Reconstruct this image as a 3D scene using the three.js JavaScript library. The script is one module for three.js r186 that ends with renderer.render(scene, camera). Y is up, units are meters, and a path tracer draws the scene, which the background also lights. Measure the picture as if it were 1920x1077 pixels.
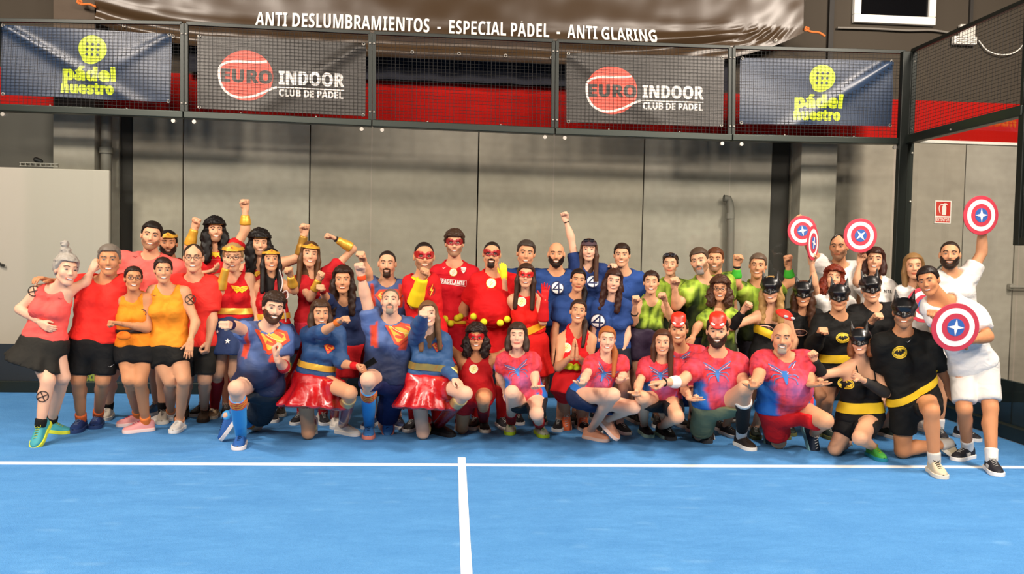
import * as THREE from 'three';
import { RectAreaLightUniformsLib } from 'three/addons/lights/RectAreaLightUniformsLib.js';
import { RoundedBoxGeometry } from 'three/addons/geometries/RoundedBoxGeometry.js';
import { mergeGeometries } from 'three/addons/utils/BufferGeometryUtils.js';
import { ImprovedNoise } from 'three/addons/math/ImprovedNoise.js';

// ---------------------------------------------------------------- camera, lights, exposure
const scene = new THREE.Scene();
scene.background = new THREE.Color(0x000000);
const camera = new THREE.PerspectiveCamera(37.954, 1920 / 1077, 0.05, 100);
camera.position.set(4.9013, 1.5936, 9.2728);
camera.rotation.order = 'YXZ';
camera.rotation.set(-0.03866, -0.07144, 0.02218);
scene.add(camera);
const renderer = new THREE.WebGLRenderer({ antialias: true });
renderer.toneMapping = THREE.LinearToneMapping;
renderer.toneMappingExposure = 4.5;
renderer.shadowMap.enabled = true;
RectAreaLightUniformsLib.init();
const V = (x, y, z) => new THREE.Vector3(x, y, z);
// floodlights along both long sides of the court: [x, y, z, aimX, aimZ, intensity]
const FLOODS = [
  [-0.7, 6.0, 4.2, 3.2, 0.9, 28], [10.7, 6.0, 4.2, 7.9, 0.5, 37],
  [-0.7, 6.0, 8.2, 4.5, 2.6, 30], [10.7, 6.0, 8.2, 5.5, 2.6, 30],
  [-0.7, 6.0, 12.4, 4.5, 5.0, 19], [10.7, 6.0, 12.4, 5.5, 5.0, 19],
  [-0.7, 6.0, 17.0, 3.0, 23, 30], [10.7, 6.0, 17.0, 7.0, 23, 30],
  [2.6, 6.9, 11.5, 3.6, 2.4, 25], [7.4, 6.9, 11.5, 6.4, 2.4, 25],
];
const FLOOD_COLOR = 0xfff0e0;

// ---------------------------------------------------------------- helpers
camera.updateMatrixWorld(true);
const camPos = camera.position.clone();
const FPX = 538.5 / Math.tan(THREE.MathUtils.degToRad(37.954 / 2));
function ray(x, y) { return V((x - 960) / FPX, (538.5 - y) / FPX, -1).applyQuaternion(camera.quaternion); }
function at(x, y, z) { const d = ray(x, y); return camPos.clone().addScaledVector(d, (z - camPos.z) / d.z); }
function onFloor(x, y, h = 0) { const d = ray(x, y); return camPos.clone().addScaledVector(d, (h - camPos.y) / d.y); }
let seed = 7;
const rnd = () => { seed = (seed * 1664525 + 1013904223) >>> 0; return seed / 4294967296; };
const rr = (a, b) => a + (b - a) * rnd();
const noise = new ImprovedNoise();
const clamp = (x, a = 0, b = 1) => Math.min(b, Math.max(a, x));
const lerp = (a, b, t) => a + (b - a) * t;
const sst = (a, b, x) => { const t = clamp((x - a) / (b - a)); return t * t * (3 - 2 * t); };
const used = {};
function numbered(n) { const k = used[n] = (used[n] ?? -1) + 1; return k ? n + '_' + String(k).padStart(3, '0') : n; }
function mesh(name, geo, mat, parent = scene) {
  const m = new THREE.Mesh(geo, mat); m.name = numbered(name); m.castShadow = m.receiveShadow = true; parent.add(m); return m;
}
function tag(o, label, category, group) { o.userData.label = label; o.userData.category = category; if (group) o.userData.group = group; return o; }
function thing(name, label, category, p = [0, 0, 0], group) {
  const o = new THREE.Group(); o.name = numbered(name); o.position.set(...p); scene.add(o); return tag(o, label, category, group);
}
function struct(name, p = [0, 0, 0]) { const o = new THREE.Group(); o.name = name; o.position.set(...p); o.userData.kind = 'structure'; scene.add(o); return o; }
const std = (color, roughness = 0.8, more = {}) => new THREE.MeshPhysicalMaterial({ color, roughness, ...more });
function box(x0, x1, y0, y1, z0, z1, r = 0) {
  const w = x1 - x0, h = y1 - y0, d = z1 - z0;
  const g = r ? new RoundedBoxGeometry(w, h, d, 2, r) : new THREE.BoxGeometry(w, h, d);
  return g.translate((x0 + x1) / 2, (y0 + y1) / 2, (z0 + z1) / 2);
}
function tube(pts, r, n = 24, m = 6, closed = false) { return new THREE.TubeGeometry(new THREE.CatmullRomCurve3(pts, closed), n, r, m, closed); }
function bar(a, b, w, h, up = V(0, 1, 0)) {                       // square steel bar between two points
  const d = b.clone().sub(a), L = d.length(), g = new RoundedBoxGeometry(w, h, L, 2, Math.min(w, h) * 0.12);
  const m = new THREE.Matrix4().lookAt(b, a, up); m.setPosition(a.clone().add(b).multiplyScalar(0.5)); return g.applyMatrix4(m);
}
const plain = (g) => { const o = g.index ? g.toNonIndexed() : g; for (const k of Object.keys(o.attributes)) if (!['position', 'normal', 'uv'].includes(k)) o.deleteAttribute(k); return o; };
const merge = (a) => mergeGeometries(a.map(plain));
function canvasTex(w, h, draw, srgb = true) {
  const c = document.createElement('canvas'); c.width = w; c.height = h; draw(c.getContext('2d'), w, h);
  const t = new THREE.CanvasTexture(c); if (srgb) t.colorSpace = THREE.SRGBColorSpace; t.magFilter = THREE.LinearFilter; t.anisotropy = 4; return t;
}
function noiseTex(n, f, srgb = true) {                            // f(u, v) -> [r, g, b] 0..1 (tileable when f is)
  const d = new Uint8Array(n * n * 4);
  for (let j = 0; j < n; j++) for (let i = 0; i < n; i++) { const c = f(i / n, j / n), o = (j * n + i) * 4; d[o] = clamp(c[0]) * 255; d[o + 1] = clamp(c[1]) * 255; d[o + 2] = clamp(c[2]) * 255; d[o + 3] = 255; }
  const t = new THREE.DataTexture(d, n, n); t.wrapS = t.wrapT = THREE.RepeatWrapping; t.magFilter = THREE.LinearFilter; if (srgb) t.colorSpace = THREE.SRGBColorSpace; t.needsUpdate = true; return t;
}
// periodic noise on a torus-like lattice: blends four shifted copies
function tnoise(u, v, fu, fv, s) {
  const a = (x, y) => noise.noise(x * fu, y * fv, s);
  return (a(u, v) * (1 - u) + a(u - 1, v) * u) * (1 - v) + (a(u, v - 1) * (1 - u) + a(u - 1, v - 1) * u) * v;
}
// ---------------------------------------------------------------- the hall
const M = {
  frame: std(0x1c211d, 0.42, { metalness: 0.35 }), rail: std(0x2a312c, 0.35, { metalness: 0.45 }), wire: std(0x141414, 0.5, { metalness: 0.3 }),
  steel: std(0xaaa59c, 0.4, { metalness: 0.5 }), white: std(0xe9e5dc, 0.6), line: std(0xf4f4f0, 0.85), red: std(0xa80f06, 0.7, { specularIntensity: 0.25 }), brown: std(0x3d352a, 0.85), navy: std(0x14172a, 0.8),
  dark: std(0x26221d, 0.7), glass: new THREE.MeshPhysicalMaterial({ color: 0xf2f7f4, roughness: 0.02, transmission: 1, thickness: 0, ior: 1.5 }),
  door: std(0x47443d, 0.6), black: std(0x0d0d0d, 0.6), orange: std(0xc46a2c, 0.8), grey: std(0x8d877d, 0.8), pipe: std(0x77726a, 0.6),
};
// blue artificial turf: fine streaky sand-filled fibres
const turfTex = noiseTex(1024, (u, v) => {
  const a = tnoise(u, v, 7, 16, 1) * 0.5 + tnoise(u, v, 22, 60, 2) * 0.35 + tnoise(u, v, 70, 190, 5) * 0.3, b = 0.075 * a + 0.05 * (rnd() - 0.5);
  const s = Math.max(0, tnoise(u, v, 14, 30, 9) - 0.25) * 0.35;
  return [0.32 + b * 1.1 + s * 0.7, 0.565 + b * 1.2 + s * 0.45, 0.8 + b * 1.1 + s * 0.2];
});
const turfBump = noiseTex(512, () => { const r = rnd(); return [r, r, r]; }, false);
turfTex.repeat.set(1 / 3.1, 1 / 3.1); turfBump.repeat.set(1 / 1.2, 1 / 1.2);
const turfMat = std(0xffffff, 0.95, { map: turfTex, bumpMap: turfBump, bumpScale: 0.004, sheen: 0.25, sheenColor: new THREE.Color(0x86b8ff), sheenRoughness: 0.6, specularIntensity: 0.3 });
function uvFloor(g) { const p = g.attributes.position, u = g.attributes.uv; for (let i = 0; i < p.count; i++) u.setXY(i, p.getX(i), p.getZ(i)); return g; }
const concTex = noiseTex(512, (u, v) => { const a = tnoise(u, v, 5, 5, 3) * 0.06 + tnoise(u, v, 24, 24, 4) * 0.035 + tnoise(u, v, 3, 40, 8) * 0.02 + (rnd() - 0.5) * 0.02; return [0.63 + a, 0.6 + a, 0.555 + a * 0.95]; });
concTex.repeat.set(1 / 2.2, 1 / 2.2);
const concMat = [0, 1, 2].map((i) => std([0xffffff, 0xf1efec, 0xfaf7f2][i], 0.78, { map: concTex, bumpMap: concTex, bumpScale: 0.004 }));
function uvWall(g) { const p = g.attributes.position, u = g.attributes.uv; for (let i = 0; i < p.count; i++) u.setXY(i, p.getX(i) + p.getZ(i), p.getY(i)); return g; }

const floor = struct('floor'); mesh('hall_floor', box(-7, 17, -0.2, -0.05, -1.2, 27), std(0x5d5b57, 0.8), floor);
mesh('court_turf', uvFloor(box(0, 10, -0.05, 0, 0, 20)), turfMat, floor);
mesh('service_line', box(0, 10, 0, 0.003, 2.99, 3.06), M.line, floor);
mesh('centre_line', box(4.971, 5.029, 0, 0.0035, 2.8, 10), M.line, floor);
const ceiling = struct('ceiling'); mesh('roof_deck', box(-7.2, 17.2, 8, 8.2, -1.2, 27.2), std(0x6d6557, 0.9), ceiling);
for (let i = 0; i < 6; i++) mesh('roof_beam', box(-7, 17, 7.5, 8, 1 + i * 4.6, 1.25 + i * 4.6), std(0x4a443b, 0.8), ceiling);
const wallL = struct('wall_left'); mesh('lower_wall', uvWall(box(-7.2, -7, -0.2, 4.2, -1.2, 27.2)), concMat[0], wallL); mesh('upper_wall', box(-7.2, -7, 4.2, 8, -1.2, 27.2), M.brown, wallL);
const wallR = struct('wall_right'); mesh('lower_wall', uvWall(box(17, 17.2, -0.2, 4.2, -1.2, 27.2)), concMat[0], wallR); mesh('upper_wall', box(17, 17.2, 4.2, 8, -1.2, 27.2), M.brown, wallR);
const wallF = struct('wall_front'); mesh('lower_wall', uvWall(box(-7, 17, -0.2, 4.2, 27, 27.2)), concMat[0], wallF); mesh('upper_wall', box(-7, 17, 4.2, 8, 27, 27.2), M.brown, wallF);
for (const x of [-3, 2.6, 8.3, 13.4]) mesh('wall_column', box(x, x + 0.5, -0.1, 8, 26.6, 27), M.grey, wallF);
const wallB = struct('wall_back');
const J = [-7, -3, -1, 0.3, 0.93, 1.08, 1.671, 3.161, 5.19, 7.245, 8.875, 9.116, 11.4, 12.1, 14.6, 17];
J.slice(1).forEach((x, i) => {
  const thin = x - J[i] < 0.3, g = box(J[i] + 0.008, x - 0.008, -0.1, 3.13, -1.2, thin ? -1.03 : -1 + (i % 3) * 0.003, 0);
  mesh(thin ? 'joint_strip' : 'panel', uvWall(g), thin ? M.dark : i === 2 ? M.door : concMat[i % 3], wallB);
});
mesh('joint_backing', box(-7, 17, -0.1, 3.13, -1.3, -1.15), M.dark, wallB);
mesh('red_band', box(-7, 17, 3.16, 3.66, -1.2, -0.99), M.red, wallB);
mesh('band_trim', box(8.6, 17, 3.13, 3.165, -1.2, -0.975), M.white, wallB);
mesh('upper_wall', box(-7, 17, 3.66, 8, -1.2, -1), M.brown, wallB);
mesh('wall_pillar', uvWall(box(9.13, 9.58, -0.05, 3.13, -1, -0.72, 0.006)), concMat[0], wallB);
mesh('wall_pillar', uvWall(box(0.3, 0.76, -0.05, 3.13, -1, -0.72, 0.006)), concMat[0], wallB);
mesh('wall_pillar', box(0.3, 0.76, 3.13, 6, -1, -0.72, 0.006), std(0x4d4033, 0.8), wallB);
mesh('seam_cover', box(9.52, 9.58, 3.66, 5.4, -1, -0.95), M.dark, wallB);
mesh('seam_cover', box(11.35, 11.39, 4.45, 5.6, -1, -0.96), M.dark, wallB);
// window high on the wall
const win = struct('window_1'); const wy = 4.59;
for (const g of [box(9.83, 10.89, wy, wy + 0.1, -1, -0.93, 0.01), box(9.83, 9.92, wy + 0.101, wy + 0.719, -1, -0.932, 0.01), box(10.8, 10.89, wy + 0.101, wy + 0.719, -1, -0.932, 0.01), box(9.83, 10.89, wy + 0.72, wy + 0.8, -1, -0.93, 0.01)]) mesh('window_frame', g, M.white, win);
mesh('pane', box(9.9, 10.82, wy + 0.08, wy + 0.74, -0.99, -0.97), std(0x0c0c0e, 0.08), win);

// pipes, conduit, lamp, cable, rope ends
function pipeThing(label, pts, r, mat, cat, collars = [], name = 'pipe') {
  const t = thing(name, label, cat, pts[0].toArray()), o = pts.map((p) => p.clone().sub(pts[0]));
  mesh('run', tube(o, r, Math.max(8, o.length * 6), 10), mat, t);
  for (const c of collars) mesh('collar', new THREE.CylinderGeometry(r * 1.25, r * 1.25, 0.07, 14).translate(c[0] - pts[0].x, c[1] - pts[0].y, c[2] - pts[0].z), mat, t);
}
pipeThing('grey drainpipe on the wall beside the white board', [V(0.86, 0, -0.8), V(0.86, 1.5, -0.8), V(0.86, 3.1, -0.8)], 0.06, M.pipe, 'pipe', [[0.86, 2.7, -0.8], [0.86, 0.9, -0.8]]);
pipeThing('grey standpipe with an elbow behind the glass near the green shirts', [at(1369, 640, -0.9), at(1369, 520, -0.9), at(1369, 385, -0.9), at(1366, 373, -0.9), at(1357, 372, -0.9)], 0.045, M.pipe, 'pipe', [at(1369, 405, -0.9).toArray(), at(1369, 560, -0.9).toArray()]);
pipeThing('thin grey conduit running under the high window', [at(1570, 52, -0.96), at(1640, 54, -0.96), at(1700, 57, -0.96), at(1750, 57, -0.96), at(1782, 62, -0.96)], 0.014, M.pipe, 'cable', [], 'conduit');
pipeThing('loose white cable looping from the emergency lamp', [at(1835, 76, -0.96), at(1852, 95, -0.95), at(1880, 103, -0.94), at(1905, 97, -0.95), at(1924, 78, -0.96)], 0.008, M.white, 'cable', [], 'cable');
{ const c = at(1808, 66, -0.94), t = thing('emergency_lamp', 'white boxed emergency lamp high on the wall behind the side mesh', 'lamp', c.toArray());
  mesh('housing', new RoundedBoxGeometry(0.3, 0.1, 0.08, 2, 0.012).translate(0, -0.07, 0), M.white, t);
  mesh('housing_top', new RoundedBoxGeometry(0.2, 0.16, 0.06, 2, 0.012).translate(0.03, 0.05, 0), std(0xcfcac0, 0.5), t);
  for (let i = 0; i < 3; i++) mesh('louvre', box(-0.12, 0.13, -0.1 + i * 0.025, -0.09 + i * 0.025, 0.04, 0.046), M.grey, t); }
function rope(label, a, pts) { const t = thing('rope_end', label, 'rope', a.toArray()); mesh('strand', tube(pts.map((p) => p.clone().sub(a)), 0.014, 14, 6), M.orange, t); mesh('knot', new THREE.TorusKnotGeometry(0.018, 0.009, 30, 6).translate(0.03, 0, 0), M.orange, t); }
rope('frayed orange rope tying the black tarp near the high window', at(1508, 54, -0.6), [at(1508, 54, -0.6), at(1522, 60, -0.6), at(1535, 61, -0.58), at(1547, 68, -0.57)]);
rope('orange rope end above the first blue banner', at(144, 3, -0.6), [at(144, 3, -0.6), at(152, 8, -0.6), at(168, 8, -0.58), at(180, 13, -0.58)]);

// ---------------------------------------------------------------- court enclosure
const P3 = [at(-12, 201, 0), at(346, 215, 0), at(698, 231, 0), at(1040, 246, 0), at(1371, 258, 0), at(1694, 265, 0)];
const P4 = [at(-6, 38, 0), at(346, 44, 0), at(698, 62, 0), at(1041, 77, 0), at(1372, 89, 0), at(1700, 98, 0)];
function meshPanel(label, a3, b3, a4, b4) {                       // steel frame with welded wire mesh
  const t = thing('mesh_panel', label, 'mesh panel', a3.toArray(), 'welded wire panels over the glass'), o = (p) => p.clone().sub(a3), along = b3.clone().sub(a3).normalize(), dn = V(0, -1, 0);
  const A = o(a3).addScaledVector(along, 0.022), B = o(b3).addScaledVector(along, -0.022), C = o(a4).addScaledVector(along, 0.022), D = o(b4).addScaledVector(along, -0.022);
  mesh('frame_bar', bar(A, C, 0.04, 0.04, along), M.frame, t); mesh('frame_bar', bar(B, D, 0.04, 0.04, along), M.frame, t); mesh('frame_bar', bar(C, D, 0.04, 0.04), M.frame, t);
  const A2 = A.clone().add(V(0, 0.0, 0)), w = [], cross = (p, q) => { const d = q.clone().sub(p), g = new THREE.CylinderGeometry(0.0021, 0.0021, d.length(), 4, 1, true); g.applyQuaternion(new THREE.Quaternion().setFromUnitVectors(V(0, 1, 0), d.clone().normalize())); const m = p.clone().add(q).multiplyScalar(0.5); return g.translate(m.x, m.y, m.z); };
  const nx = Math.round(A.distanceTo(B) / 0.046), ny = 27;
  for (let i = 1; i < nx; i++) w.push(cross(A.clone().lerp(B, i / nx), C.clone().lerp(D, i / nx)));
  for (let j = 1; j < ny; j++) w.push(cross(A2.clone().lerp(C, j / ny), B.clone().lerp(D, j / ny)));
  const m = mesh('wire_mesh', merge(w), M.wire, t); m.userData.kind = 'stuff';
  for (const f of [0.12, 0.88]) for (const [p, q] of [[A, C], [B, D]]) { const c = p.clone().lerp(q, f); const n = V(-along.z, 0, along.x).negate(); mesh('bolt', new THREE.SphereGeometry(0.013, 8, 6).translate(c.x + n.x * 0.024, c.y, c.z + Math.abs(n.z) * 0.024), M.steel, t); }
}
const MP = ['first mesh panel, behind the blue banner above the white board', 'mesh panel holding the dark banner over the gold-crowned women', 'open mesh panel without a banner, red wall showing through', 'mesh panel holding the dark banner over the green shirts', 'mesh panel holding the blue banner beside the corner post'];
const RL = ['steel rail topping the glass above the white board', 'steel rail topping the glass below the first dark banner', 'steel rail topping the glass under the open mesh', 'steel rail topping the glass below the second dark banner', 'steel rail topping the glass next to the corner post'];
for (let i = 0; i < 5; i++) {
  meshPanel(MP[i], P3[i], P3[i + 1], P4[i], P4[i + 1]);
  const a = P3[i], b = P3[i + 1], t = thing('glass_rail', RL[i], 'rail', a.toArray()), e = b.clone().sub(a), d = e.clone().normalize();
  mesh('channel', bar(d.clone().multiplyScalar(0.004).add(V(0, -0.005, 0)), e.clone().addScaledVector(d, -0.004).add(V(0, -0.005, 0)), 0.11, 0.075), M.rail, t);
  for (const f of [0.055, 0.945]) { const c = e.clone().multiplyScalar(f); mesh('clamp', new THREE.CylinderGeometry(0.021, 0.021, 0.03, 14).rotateX(Math.PI / 2).translate(c.x, c.y - 0.075, 0.02), M.steel, t); }
  for (const f of [0.3, 0.7]) { const c = e.clone().multiplyScalar(f); mesh('bolt', new THREE.SphereGeometry(0.01, 8, 6).translate(c.x, c.y + 0.036, 0.03), M.steel, t); }
  const gp = struct('glass_wall_' + (i + 1)), bx = i === 4 ? 9.915 : b.x;
  const s = new THREE.Shape([new THREE.Vector2(a.x + 0.006, 0.1), new THREE.Vector2(bx - 0.006, 0.1), new THREE.Vector2(bx - 0.006, b.y - 0.03), new THREE.Vector2(a.x + 0.006, a.y - 0.03)]);
  mesh('pane', new THREE.ShapeGeometry(s), M.glass, gp);
  mesh('bottom_channel', box(a.x, bx, 0, 0.12, -0.03, 0.03, 0.006), M.rail, gp);
}
const corner = thing('corner_post', 'dark steel double post where the glass walls meet', 'post', [10, 0, 0]);
mesh('post', box(-0.075, 0.025, 0, 3.99, 0.012, 0.09, 0.008), M.frame, corner);
mesh('post', box(0.028, 0.11, 0, 3.99, -0.03, 0.06, 0.008), M.frame, corner);
for (const y of [0.8, 1.55, 2.3, 2.85]) { mesh('bolt', new THREE.SphereGeometry(0.014, 8, 6).translate(-0.05, y, 0.055), M.steel, corner); mesh('bolt', new THREE.SphereGeometry(0.014, 8, 6).translate(0.09, y, 0.064), M.steel, corner); }
// side wall: 3 m glass with mesh above, then the lower step
const sw = (y, z) => V(10.04, y, z);
meshPanel('side mesh panel meeting the corner post, the emergency lamp behind it', sw(3, 0.05), sw(3, 2), sw(4, 0.05), sw(4, 2));
meshPanel('side mesh panel nearest the camera, above the push bar', sw(1.8, 2.02), sw(1.8, 4), sw(4, 2.02), sw(4, 4));
{ const t = thing('glass_rail', 'steel rail sloping from the corner post over the side glass', 'rail', [10.04, 3, 0.06]); mesh('channel', bar(V(0, 0, 0), V(0, 0, 1.96), 0.1, 0.1), M.rail, t); mesh('bolt', new THREE.SphereGeometry(0.012, 8, 6).translate(-0.055, -0.02, 0.9), M.steel, t);
  const u = thing('step_post', 'black post section hanging at the step of the side glass', 'post', [10.04, 1.78, 2]); mesh('post', box(-0.04, 0.04, 0, 1.2, -0.03, 0.05, 0.008), M.frame, u); mesh('foot_rail', box(-0.04, 0.04, 0, 0.07, 0.05, 2, 0.008), M.frame, u);
  const g1 = struct('glass_wall_6'); mesh('pane', new THREE.PlaneGeometry(1.93, 2.86).rotateY(-Math.PI / 2).translate(10.04, 1.53, 1.03), M.glass, g1); mesh('bottom_channel', box(10.0, 10.08, 0, 0.13, 0.06, 4, 0.006), M.rail, g1);
  const g2 = struct('glass_wall_7'); mesh('pane', new THREE.PlaneGeometry(1.97, 1.68).rotateY(-Math.PI / 2).translate(10.04, 0.95, 3.0), M.glass, g2); }
{ const p = struct('trim_1'); mesh('kick_board', box(10.1, 10.14, 0, 0.52, 0.05, 4), std(0x15211f, 0.7), p); }
// ---------------------------------------------------------------- banners, tarp, signs, board
function cloth(w, h, nx, ny, f) { const g = new THREE.PlaneGeometry(w, h, nx, ny), p = g.attributes.position; for (let i = 0; i < p.count; i++) { const u = p.getX(i) / w + 0.5, v = p.getY(i) / h + 0.5, o = f(u, v); p.setXYZ(i, p.getX(i) + (o[0] || 0), p.getY(i) + (o[1] || 0), o[2] || 0); } g.computeVertexNormals(); return g; }
function fat(c, s, x, y, lw) { c.lineJoin = 'round'; c.lineWidth = lw; c.strokeStyle = c.fillStyle; c.strokeText(s, x, y); c.fillText(s, x, y); }
function fit(c, s, x, y, w, h, px, lw = 0) { c.save(); c.translate(x, y); const m = c.measureText(s).width; c.scale(w / m, h / px); if (lw) fat(c, s, 0, 0, lw); else c.fillText(s, 0, 0); c.restore(); }
const padelTex = canvasTex(1024, 432, (c, W, H) => {
  c.fillStyle = '#26374f'; c.fillRect(0, 0, W, H); c.fillStyle = '#c8dc2c';
  c.beginPath(); c.ellipse(548, 120, 86, 84, 0, 0, 7); c.fill(); c.beginPath(); c.ellipse(535, 175, 55, 40, 0, 0, 7); c.fill();
  c.fillStyle = '#26374f'; for (let i = 0; i < 3; i++) for (let j = 0; j < 3; j++) { c.beginPath(); c.arc(516 + i * 33 - j * 2, 92 + j * 32, 9, 0, 7); c.fill(); }
  c.fillStyle = '#c8dc2c'; c.font = 'bold 100px sans-serif'; fit(c, 'pádel', 362, 316, 330, 108, 100, 9); fit(c, 'nuestro', 356, 398, 322, 92, 100, 9);
});
const euroTex = canvasTex(1024, 480, (c, W, H) => {
  c.fillStyle = '#302b25'; c.fillRect(0, 0, W, H); c.fillStyle = '#e0503a'; c.beginPath(); c.arc(292, 250, 166, 0, 7); c.fill();
  c.strokeStyle = '#fff0e4'; c.lineWidth = 15; c.beginPath(); c.moveTo(134, 200); c.bezierCurveTo(190, 130, 300, 175, 420, 150); c.stroke();
  c.beginPath(); c.moveTo(133, 205); c.bezierCurveTo(118, 330, 180, 400, 270, 396); c.bezierCurveTo(370, 390, 420, 330, 480, 318); c.stroke(); c.lineWidth = 6; c.beginPath(); c.moveTo(478, 317); c.lineTo(892, 317); c.stroke();
  c.font = 'bold 100px sans-serif'; c.fillStyle = '#38322b'; fit(c, 'EURO', 134, 294, 322, 84, 74, 6);
  c.fillStyle = '#f7efe6'; fit(c, 'INDOOR', 490, 294, 400, 86, 74, 4); fit(c, 'CLUB DE PÁDEL', 492, 374, 396, 48, 74, 3);
});
const bannerMat = (t, r) => new THREE.MeshPhysicalMaterial({ map: t, roughness: r, side: THREE.DoubleSide });
function banner(label, tl, tr, bl, br, tex, folds, name = 'banner') {
  const c = tl.clone().add(br).multiplyScalar(0.5), t = thing(name, label, 'banner', c.toArray(), 'advertising banners tied to the mesh');
  const w = tl.distanceTo(tr), h = tl.distanceTo(bl), g = new THREE.PlaneGeometry(1, 1, 60, 30), p = g.attributes.position;
  for (let i = 0; i < p.count; i++) { const u = p.getX(i) + 0.5, v = p.getY(i) + 0.5, q = bl.clone().lerp(br, u).lerp(tl.clone().lerp(tr, u), v).sub(c); q.z += folds(u, v); p.setXYZ(i, q.x, q.y, q.z); }
  g.computeVertexNormals(); mesh('sheet', g, bannerMat(tex, 0.38), t);
  for (const q of [tl, tr, bl, br]) { const o = q.clone().lerp(c, 0.025).sub(c); mesh('eyelet', new THREE.TorusGeometry(0.014, 0.006, 6, 12).translate(o.x, o.y, 0.006 + o.z), M.steel, t); }
}
const crease = (u, v, x0, y0, x1, y1, wd, amp) => { const dx = x1 - x0, dy = y1 - y0, L = Math.hypot(dx, dy), t = clamp(((u - x0) * dx + (v - y0) * dy) / L / L), e = ((u - x0) * dy - (v - y0) * dx) / L; return amp * Math.exp(-(e * e) / (wd * wd * (0.3 + t))) * (1 - 0.6 * t) * sst(0, 0.06, t); };
const zb = -0.02;
banner('blue banner with yellow lettering above the white board', at(2, 46, zb), at(322, 64, zb), at(2, 178, zb), at(320, 192, zb), padelTex, (u, v) => crease(u, v, 0, 1, 0.5, 0.35, 0.05, 0.035) + crease(u, v, 1, 1, 0.6, 0.4, 0.06, 0.02) + 0.008 * Math.sin(u * 7 + v * 5));
banner('dark banner with the orange ball, above the gold-crowned women', at(370, 66, zb), at(686, 81, zb), at(370, 203, zb), at(685, 218, zb), euroTex, (u, v) => crease(u, v, 1, 1, 0.4, 0.1, 0.07, 0.02) + 0.006 * Math.sin(u * 9 + v * 3));
banner('dark banner with the orange ball, above the green shirts', at(1062, 99, zb), at(1358, 107, zb), at(1062, 230, zb), at(1356, 237, zb), euroTex, (u, v) => crease(u, v, 0, 1, 0.5, 0.2, 0.07, 0.012) + 0.005 * Math.sin(u * 6 - v * 4));
banner('blue banner with yellow lettering beside the corner post', at(1388, 108, zb), at(1675, 114, zb), at(1386, 232, zb), at(1672, 237, zb), padelTex, (u, v) => crease(u, v, 1, 1, 0.55, 0.3, 0.06, 0.04) + 0.006 * Math.sin(u * 5 + v * 6));
// tarp with white lettering
{ const x0 = 0.82, x1 = 9.06, top = 6.4, t = thing('tarp', 'long black glossy tarp with white lettering, slung above the mesh', 'tarp', [0, 0, 0]);
  const low = (u) => 3.845 + 0.5 * Math.pow(Math.abs(u - 0.47) / 0.53, 5), nx = 150, ny = 60, g = new THREE.PlaneGeometry(1, 1, nx, ny), p = g.attributes.position;
  for (let i = 0; i < p.count; i++) {
    const u = p.getX(i) + 0.5, v = p.getY(i) + 0.5, y = lerp(low(u), top, v), d = (1 - u) * 8, e = y - 4.36;
    let z = -0.62 + 0.05 * Math.sin(v * 6 + u * 3) + 0.03 * Math.sin(u * 21 + v * 2) * sst(0, 0.3, v);
    z += 0.07 * sst(3.6, 0.6, d) * Math.exp(-(((Math.atan2(e, d + 0.05) + 0.13) / 0.1) ** 2)) * Math.sin(Math.atan2(e, d + 0.05) * 52) * sst(0.05, 0.5, d) + 0.02 * noise.noise(u * 30, v * 8, 2) + 0.04 * sst(0.2, 0.0, v) * Math.sin(v * 70) * (1 - sst(0.7, 1, u));
    p.setXYZ(i, lerp(x0, x1, u), y, z);
  }
  g.computeVertexNormals(); mesh('sheet', g, std(0x40301f, 0.36, { side: THREE.DoubleSide }), t);
  const ray0 = (x, y) => { const u = (x - x0) / (x1 - x0); let v = (y - low(u)) / (top - low(u)), d = (1 - u) * 8, e = y - 4.36; return -0.62 + 0.05 * Math.sin(v * 6 + u * 3) + 0.03 * Math.sin(u * 21 + v * 2) * sst(0, 0.3, v) + 0.07 * sst(3.6, 0.6, d) * Math.exp(-(((Math.atan2(e, d + 0.05) + 0.13) / 0.1) ** 2)) * Math.sin(Math.atan2(e, d + 0.05) * 52) * sst(0.05, 0.5, d) + 0.02 * noise.noise(u * 30, v * 8, 2) + 0.04 * sst(0.2, 0.0, v) * Math.sin(v * 70) * (1 - sst(0.7, 1, u)); };
  const tx = canvasTex(2048, 128, (c) => { c.clearRect(0, 0, 2048, 128); c.fillStyle = '#f2ece2'; c.font = 'bold 100px sans-serif'; fit(c, 'ANTI DESLUMBRAMIENTOS  -  ESPECIAL PÁDEL  -  ANTI GLARING', 6, 104, 2036, 96, 74); });
  const lg = new THREE.PlaneGeometry(1, 1, 120, 6), q = lg.attributes.position;
  for (let i = 0; i < q.count; i++) { const u = q.getX(i) + 0.5, v = q.getY(i) + 0.5, X = lerp(2.585, 7.285, u), Y = lerp(4.105, 4.33, v); q.setXYZ(i, X, Y, ray0(X, Y) + 0.012); }
  lg.computeVertexNormals(); mesh('lettering', lg, new THREE.MeshPhysicalMaterial({ map: tx, transparent: true, roughness: 0.5 }), t);
  for (let i = 0; i < 15; i++) { const u = 0.04 + i * 0.0655, X = lerp(x0, x1, u), Y = low(u) + 0.06; mesh('eyelet', new THREE.TorusGeometry(0.016, 0.006, 6, 14).translate(X, Y, ray0(X, Y) + 0.02), M.steel, t); }
  mesh('hem_tube', tube([V(1.6, 4.0, -0.7), V(2.0, 3.985, -0.7), V(2.25, 3.98, -0.7)], 0.02, 8, 8), M.white, t);
}
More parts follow.
